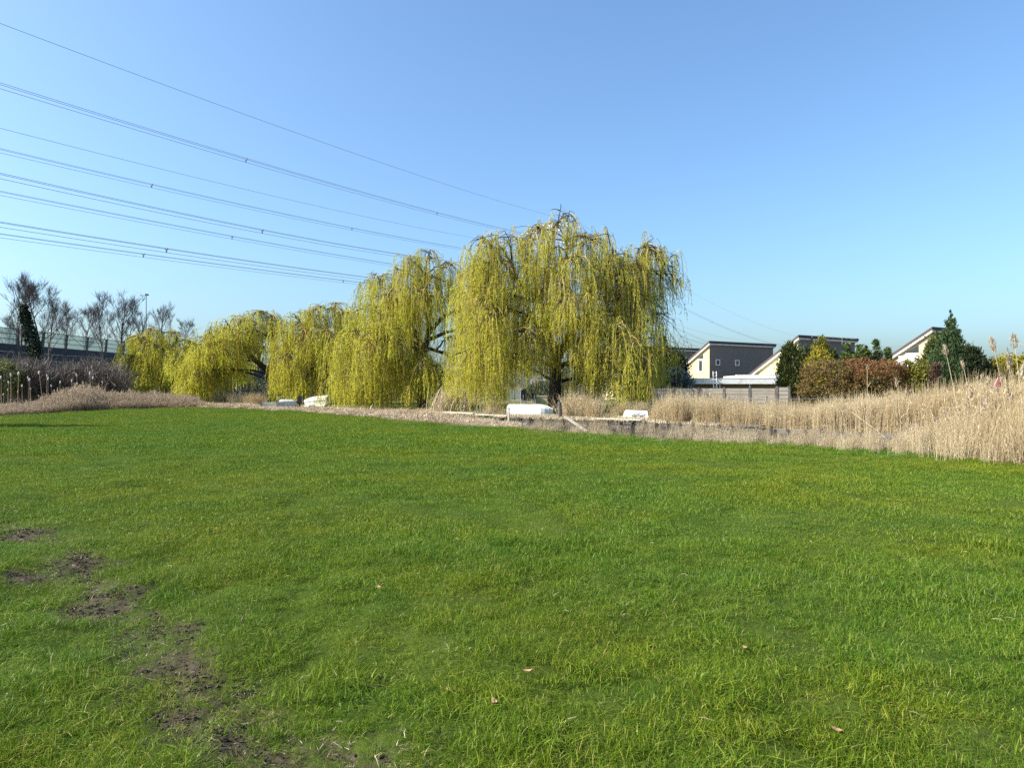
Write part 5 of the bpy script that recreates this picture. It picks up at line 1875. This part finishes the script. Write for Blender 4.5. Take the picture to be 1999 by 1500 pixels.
def reedbeds():
    rng = np.random.default_rng(99)

    def put(name, P, sz, pick, kinds, tilt=0.05):
        n = len(P)
        rot = np.stack([rng.normal(0, tilt, n), rng.normal(0, tilt, n), rng.uniform(0, 6.28, n)], 1)
        wd = np.clip(sz, .7, 1.4)
        scatter(name, P, rot, np.stack([wd, wd, sz], 1), pick, kinds)

    # golden reedbed on the far bank, right of the small dinghy, growing taller towards the right
    kinds = [reed_clump(rng, 22, .24, 'reed', .006, 3, 1.0, .09, .010) for _ in range(6)]
    n = 3500
    px = rng.uniform(1272, 2350, n)
    px = np.where(rng.uniform(0, 1, n) < .22, rng.uniform(1600, 2300, n), px)
    dY = rng.uniform(0, 1, n)
    Y = Yfar(px) + 0.15 + dY * np.interp(px, [1262, 1500, 1800, 2300], [4.5, 6.5, 6.5, 6])
    top = np.interp(px, [1262, 1300, 1400, 1480, 1560, 1680, 1760, 1850, 1920, 2000, 2300], [800, 766, 773, 783, 786, 776, 770, 758, 750, 746, 742])
    h = (EYE - (top - HY) / F * Y) * np.clip(rng.normal(.82, .17, n), .4, 1.2)
    put('reeds', np.stack([(px - CX) / F * Y, Y, np.full(n, 0.0)], 1), np.clip(h, .3, 2.6), rng.integers(0, 6, n), kinds)

    # the near bank: pale dry grass fringe, rank at the right
    kinds = [reed_clump(rng, 9, .20, 'straw', .0, 2, .8, .22, .006) for _ in range(5)] + [reed_clump(rng, 13, .20, 'reed', .0, 2, .9, .09, .0075) for _ in range(4)]
    n = 3400
    px = rng.uniform(860, 2350, n)
    px = np.where(rng.uniform(0, 1, n) < .45, rng.uniform(1700, 2300, n), px)
    cl = np.sin(px * .05) + np.sin(px * .023 + 1) + np.sin(px * .13) + rng.normal(0, .9, n)
    px = px[(cl > .2) | (px > 1780)]
    n = len(px)
    d = rng.normal(0, 1, n)
    thin = (px > 1760) & (rng.uniform(0, 1, n) < .5)
    px, d = px[~thin], d[~thin]
    n = len(px)
    Y = Ynear(px) + np.interp(px, [860, 1100, 1500, 2000], [.25, .35, .45, .55]) * d + .25
    h = np.interp(px, [860, 1000, 1150, 1400, 1680, 1850, 2000, 2300], [.30, .38, .42, .46, .55, .95, 1.3, 1.5]) * np.clip(rng.normal(.85, .28, n), .25, 1.6)
    up = (px > 1650 + 150 * rng.normal(0, 1, n)) & (rng.uniform(0, 1, n) < .8)
    put('dry_grass', np.stack([(px - CX) / F * Y, Y, np.where(d > .3, -.12, 0.0)], 1), h, np.where(up, rng.integers(5, 9, n), rng.integers(0, 5, n)), kinds, .10)

    kinds = [reed_clump(rng, 11, .20, 'straw', .0, 3, .8, .30, .007) for _ in range(4)]
    n = 1100
    px = rng.uniform(1040, 1900, n)
    cl = np.sin(px * .061) + np.sin(px * .027 + 2) + rng.normal(0, .7, n)
    px = px[cl > -.2]
    n = len(px)
    Y = Yfar(px) - rng.uniform(.1, .9, n)
    put('bank_grass', np.stack([(px - CX) / F * Y, Y, np.full(n, -.5)], 1), rng.uniform(.45, .95, n), rng.integers(0, 4, n), kinds, .15)

    # tall reeds standing on the near bank at the right edge
    kinds = [reed_clump(rng, 20, .22, 'reed', .008, 3, 1.0, .10, .0085) for _ in range(5)]
    n = 650
    px = 1700 + 620 * rng.uniform(0, 1, n) ** .7
    Y = Ynear(px) + rng.uniform(.1, 2.6, n)
    h = np.interp(px, [1700, 1800, 1900, 2000, 2300], [.5, .85, 1.35, 1.65, 1.8]) * np.clip(rng.normal(.80, .20, n), .35, 1.22)
    put('reeds', np.stack([(px - CX) / F * Y, Y, np.full(n, -.25)], 1), h, rng.integers(0, 5, n), kinds, .08)

    # brownish reeds at the left, in front of the thicket
    kinds = [reed_clump(rng, 18, .35, 'reed_brown', .22, 4, 1.0, .14, .020) for _ in range(6)]
    n = 3300
    px = rng.uniform(-260, 400, n)
    Y = Ynear(px) + rng.uniform(0, 1, n) * np.interp(px, [-260, 0, 200, 400], [8, 9, 8, 6])
    fr = (Y - Ynear(px)) / 8
    top = np.interp(px, [-260, 0, 60, 90, 120, 155, 185, 215, 300, 380, 400], [792, 790, 786, 778, 768, 756, 762, 767, 768, 773, 786])
    h = (EYE - (top - HY) / F * Y) * np.clip(rng.normal(.8, .16, n), .3, 1.2) * np.interp(fr, [0, .3, 1], [.45, .85, 1.05])
    put('brown_reeds', np.stack([(px - CX) / F * Y, Y, np.zeros(n)], 1), np.clip(h, .25, 2.4), rng.integers(0, 6, n), kinds)

    # pinkish reed litter along the ditch between the first willow and the leaning clump
    kinds = [grass_clump(rng, 60, .35, .26, .030, 3, 1.1, 'reed_brown', .3) for _ in range(3)] + [grass_clump(rng, 60, .35, .26, .034, 3, 1.2, 'straw', .4) for _ in range(3)]
    n = 3000
    px = rng.uniform(330, 1010, n)
    u = rng.uniform(-.05, 1, n)
    Y = Ynear(px) + 0.15 + u * np.maximum(Yfar(px) - Ynear(px) - .35, .5) * .85
    sz = rng.uniform(.6, 1.35, n) * np.interp(px, [330, 480, 510, 660, 700, 800, 1010], [.9, 1.0, .7, .7, 1.05, 1.1, .6])
    put('reed_litter', np.stack([(px - CX) / F * Y, Y, np.interp(px, [330, 640, 900, 1010], [0, 0, -.12, -.3])], 1), sz, rng.integers(0, 6, n), kinds, .2)

    # dry tussocks along the far bank under the big willows
    kinds = [reed_clump(rng, 30, .34, 'reed', .0, 4, 1.0, .30, .014) for _ in range(4)]
    spots = []
    for (a, b, yb, top, k) in ((940, 985, 2.5, .6, 16), (1098, 1165, 3.2, 1.5, 26), (1165, 1200, 2.2, .35, 16), (1190, 1270, 8, .9, 30), (400, 520, 2.5, 1.2, 60), (690, 860, 5.0, .35, 60)):
        px = rng.uniform(a, b, k)
        Y = Yfar(px) + rng.uniform(4.5 if yb == 8 else .5, yb, k)
        spots.append(np.stack([(px - CX) / F * Y, Y, np.zeros(k), top * rng.uniform(.55, 1.1, k)], 1))
    S = np.concatenate(spots)
    put('dry_tussocks', S[:, :3], S[:, 3], rng.integers(0, 4, len(S)), kinds, .12)

    # the straw clump that leans over beside the second willow: a thing of its own
    def tussock(px, py, Y, h, n, lean, label, spread=.6):
        o = at(px, py, Y)
        r = empty('straw_clump', (o[0], Y, 0), 0, label, 'grass clump', 'tall clumps of dry grass on the far bank')
        b = np.stack([rng.normal(0, spread * .4, n), rng.normal(0, .25, n), np.full(n, -.02)], 1)
        s = np.linspace(0, 1, 6)
        hh = h * rng.uniform(.45, 1.05, n)
        dx = lean * hh * rng.uniform(.4, 1.5, n) + rng.normal(0, .16, n) * hh
        dy = rng.normal(0, .15, n) * hh
        P = np.stack([b[:, :1] + dx[:, None] * s ** 1.6, b[:, 1:2] + dy[:, None] * s ** 1.6, b[:, 2:] + hh[:, None] * (s - .12 * s ** 3)], -1)
        MB().ribbons(P, np.array([.028, .028, .025, .02, .014, .004]), unit(rng.normal(0, 1, (n, 3)) * np.array([1, 1, .1]))).build('stalks', M['straw'] if lean > .4 else M['reed'], r)
        k = n // 3
        c = P[:k, -1] + rng.normal(0, .02, (k, 3))
        ax = unit(P[:k, -1] - P[:k, -2] + rng.normal(0, .02, (k, 3)))
        MB().leaves(c, ax, unit(np.cross(ax, rng.normal(0, 1, (k, 3)))), .28, .05).build('plume', M['plume'], r)
    tussock(868, 800, 42, 2.1, 420, .55, 'tall pale straw clump leaning over to the right beside the second largest willow', 1.2)
    tussock(905, 803, 44, 1.5, 160, .5, 'shorter straw clump leaning behind the tall leaning one', .8)
    tussock(962, 806, 40.5, 1.1, 170, .05, 'upright tan grass clump left of the upturned white boat', 1.0)
    tussock(1122, 803, 39, 2.0, 200, .12, 'tall tan reed clump right of the forked willow trunk', 1.0)

    # single tall plumed reeds at the right
    stalks = [(1878, 800, 1845, 682, 17.0, 'tall plumed reed bending left in front of the tallest conifer', 1), (1905, 800, 1879, 708, 17.5, 'shorter plumed reed in front of the dark rounded evergreen', .6), (1975, 800, 1938, 672, 15.2, 'tall plumed reed crossing the golden hedge, leaning to the left', 1.1), (2003, 800, 1980, 668, 15.0, 'tallest plumed reed at the right picture edge', 1.2),
              (1760, 830, 1750, 745, 19, 'bent plumed reed below the red hedge', .8), (1925, 800, 1917, 735, 17.5, 'short plumed reed in front of the low dark bush', .6), (1995, 820, 1968, 708, 15.5, 'drooping plumed reed just under the tallest reed pair', .8), (1693, 812, 1693, 712, 20, 'slim straight reed in front of the red hedge', .35)]
    for (bx, by, tx, ty, Y, lab, ps) in stalks:
        b, t = at(bx, by, Y), at(tx, ty, Y)
        b[2] = -.1
        r = empty('reed_stalk', (b[0], Y, 0), 0, lab, 'reed', 'single tall reeds standing above the reedbed')
        s = np.linspace(0, 1, 8)[:, None]
        mid = (b + t) / 2 + np.array([(b[0] - t[0]) * .28, 0, 0])
        P = (1 - s) ** 2 * b + 2 * s * (1 - s) * mid + s * s * t - np.array([b[0], Y, 0])
        MB().tube(P, np.linspace(.0095, .005, 8), 5).build('stem', M['reed'], r)
        ps *= .78
        k = int(130 * ps)
        d = unit(P[-1] - P[-2])
        tt = rng.uniform(-.15, 1, k)
        c = P[-1] + d * (tt * .28 * ps - .1)[:, None] + rng.normal(0, .04 * ps, (k, 3)) * (1.15 - np.abs(tt - .3))[:, None]
        ax = unit(d + rng.normal(0, .4, (k, 3)))
        MB().leaves(c, ax, unit(np.cross(ax, rng.normal(0, 1, (k, 3)))), rng.uniform(.06, .12, k), rng.uniform(.012, .026, k)).build('plume', M['plume'], r)
        lf = MB()
        m = 4
        q = P[rng.integers(2, 6, m)]
        a = rng.choice([-1, 1], m)
        e1 = q + np.stack([a * .10, rng.normal(0, .05, m), np.full(m, .14)], 1)
        e2 = e1 + np.stack([a * .18, rng.normal(0, .05, m), np.full(m, .04)], 1)
        lf.ribbons(np.stack([q, e1, e2], 1), np.array([.012, .016, .003]), unit(np.stack([np.zeros(m), np.ones(m), rng.normal(0, .4, m)], 1)))
        lf.build('blade', M['reed'], r)
    # long fallen stalks lying through the reedbed
    for (x0, y0, x1, y1, Y, lab) in ((1663, 805, 1748, 872, 19.5, 'fallen reed stalk slanting down to the right through the reedbed'), (1705, 810, 1655, 850, 20.0, 'fallen reed stalk crossing the slanting one')):
        a, b = at(x0, y0, Y), at(x1, y1, Y - 1.2)
        tag(MB().tube([a, (a + b) / 2 + np.array([0, 0, .03]), b], .0045, 5).build('fallen_stalk', M['straw']), lab, 'reed', 'fallen reed stalks')

    # cattails with white burst heads at the left
    Y0 = 40.0
    base = empty('cattail', (0, 0, 0), 0, 'cattail with a white fluffy head standing before the dark thicket', 'cattail', 'white-headed cattails at the left edge')
    MB().tube([(0, 0, 0), (.02, 0, .5), (0.0, 0, 1.0)], [.009, .008, .006], 5).build('stem', M['reed_brown'], base)
    k = 9
    zz = np.linspace(0, 1, k)
    MB().tube(np.stack([.01 * np.sin(zz * 5), np.zeros(k), .97 + zz * .10], 1), .030 * np.sin(np.pi * np.clip(zz * .9 + .07, 0, 1)) ** .6, 8).build('head', M['cattail'], base, smooth=True)
    first = True
    heads = [(5, 735), (13, 745), (20, 730), (35, 727), (55, 736), (16, 760), (33, 764), (8, 769), (62, 740), (89, 732), (95, 738), (88, 725), (63, 758), (76, 772), (122, 773), (117, 745), (152, 731), (179, 727), (181, 736), (151, 748), (100, 752), (45, 752), (140, 742), (200, 745), (345, 752), (356, 758), (340, 761)]
    for (px, py) in heads:
        Y = float(Ynear(px)) + rng.uniform(1, 6)
        h = EYE - (py - HY) / F * Y
        o = base if first else copy_tree(base)
        first = False
        o.location = ((px - CX) / F * Y, Y, 0)
        hs = h / 1.05
        o.scale = (hs * .5 + .45, hs * .5 + .45, hs)
        o.rotation_euler = (0, rng.normal(0, .04), rng.uniform(0, 6.28))


reedbeds()


# ------------------------------------------------------------------ small things on the field
def field_litter():
    rng = np.random.default_rng(8)
    rows = [(740, 1160, 'curled orange-brown leaf lying alone in the middle of the field'), (1030, 1336, 'small pinkish dead leaf in the grass near the bottom edge'), (965, 1390, 'pale dead leaf nearest the bottom edge of the field'), (1455, 1277, 'whitish dead leaf among the grass on the right-hand half of the field'), (877, 1358, 'tiny dead leaf between the pale ones near the bottom edge'), (1634, 1432, 'brown crumpled leaf low on the right-hand side of the field')]
    for (px, py, lab) in rows:
        Y = depth_of(py)
        x = (px - CX) / F * Y
        s = .028
        r = np.stack([np.array([-1, 0, .2]), np.array([-.3, .55, 0]), np.array([.6, .35, .15]), np.array([1, 0, .5]), np.array([.5, -.45, .1]), np.array([-.3, -.5, .05]), np.array([0.1, 0, -.15])]) * s
        a = rng.uniform(0, 6.28)
        Rm = np.array([[math.cos(a), -math.sin(a), 0], [math.sin(a), math.cos(a), 0], [0, 0, 1]])
        v = r @ Rm.T
        f = [[6, k, (k + 1) % 6] for k in range(6)]
        f2 = [[6 + 7, (k + 1) % 6 + 7, k + 7] for k in range(6)]
        o = MB().add(np.concatenate([v, v - np.array([0, 0, .002])]), f + f2).build('fallen_leaf', M['dead_leaf'], smooth=True, loc=(x, Y, float(swell(np.array(x), np.array(Y))) + .05))
        tag(o, lab, 'leaf', 'dead leaves on the field')
    # loose straw
    n = 600
    Y = np.sqrt(rng.uniform(2.5 ** 2, 16 ** 2, n))
    px = rng.uniform(-200, 2200, n)
    x = (px - CX) / F * Y
    z = swell(x, Y) + rng.uniform(.015, .05, n)
    a = rng.uniform(0, 6.28, n)
    L = rng.uniform(.025, .075, n)
    d = np.stack([np.cos(a), np.sin(a), rng.normal(0, .2, n)], 1) * L[:, None]
    p = np.stack([x, Y, z], 1)
    P = np.stack([p - d / 2, p + np.stack([rng.normal(0, .006, n), rng.normal(0, .006, n), np.full(n, .008)], 1), p + d / 2], 1)
    tag(MB().ribbons(P, np.array([.002, .003, .0015]), np.tile([[0, 0, 1.0]], (n, 1)) * .6 + unit(np.stack([-np.sin(a), np.cos(a), np.zeros(n)], 1)) * .8).build('straw_litter', M['straw']), kind='stuff')


field_litter()
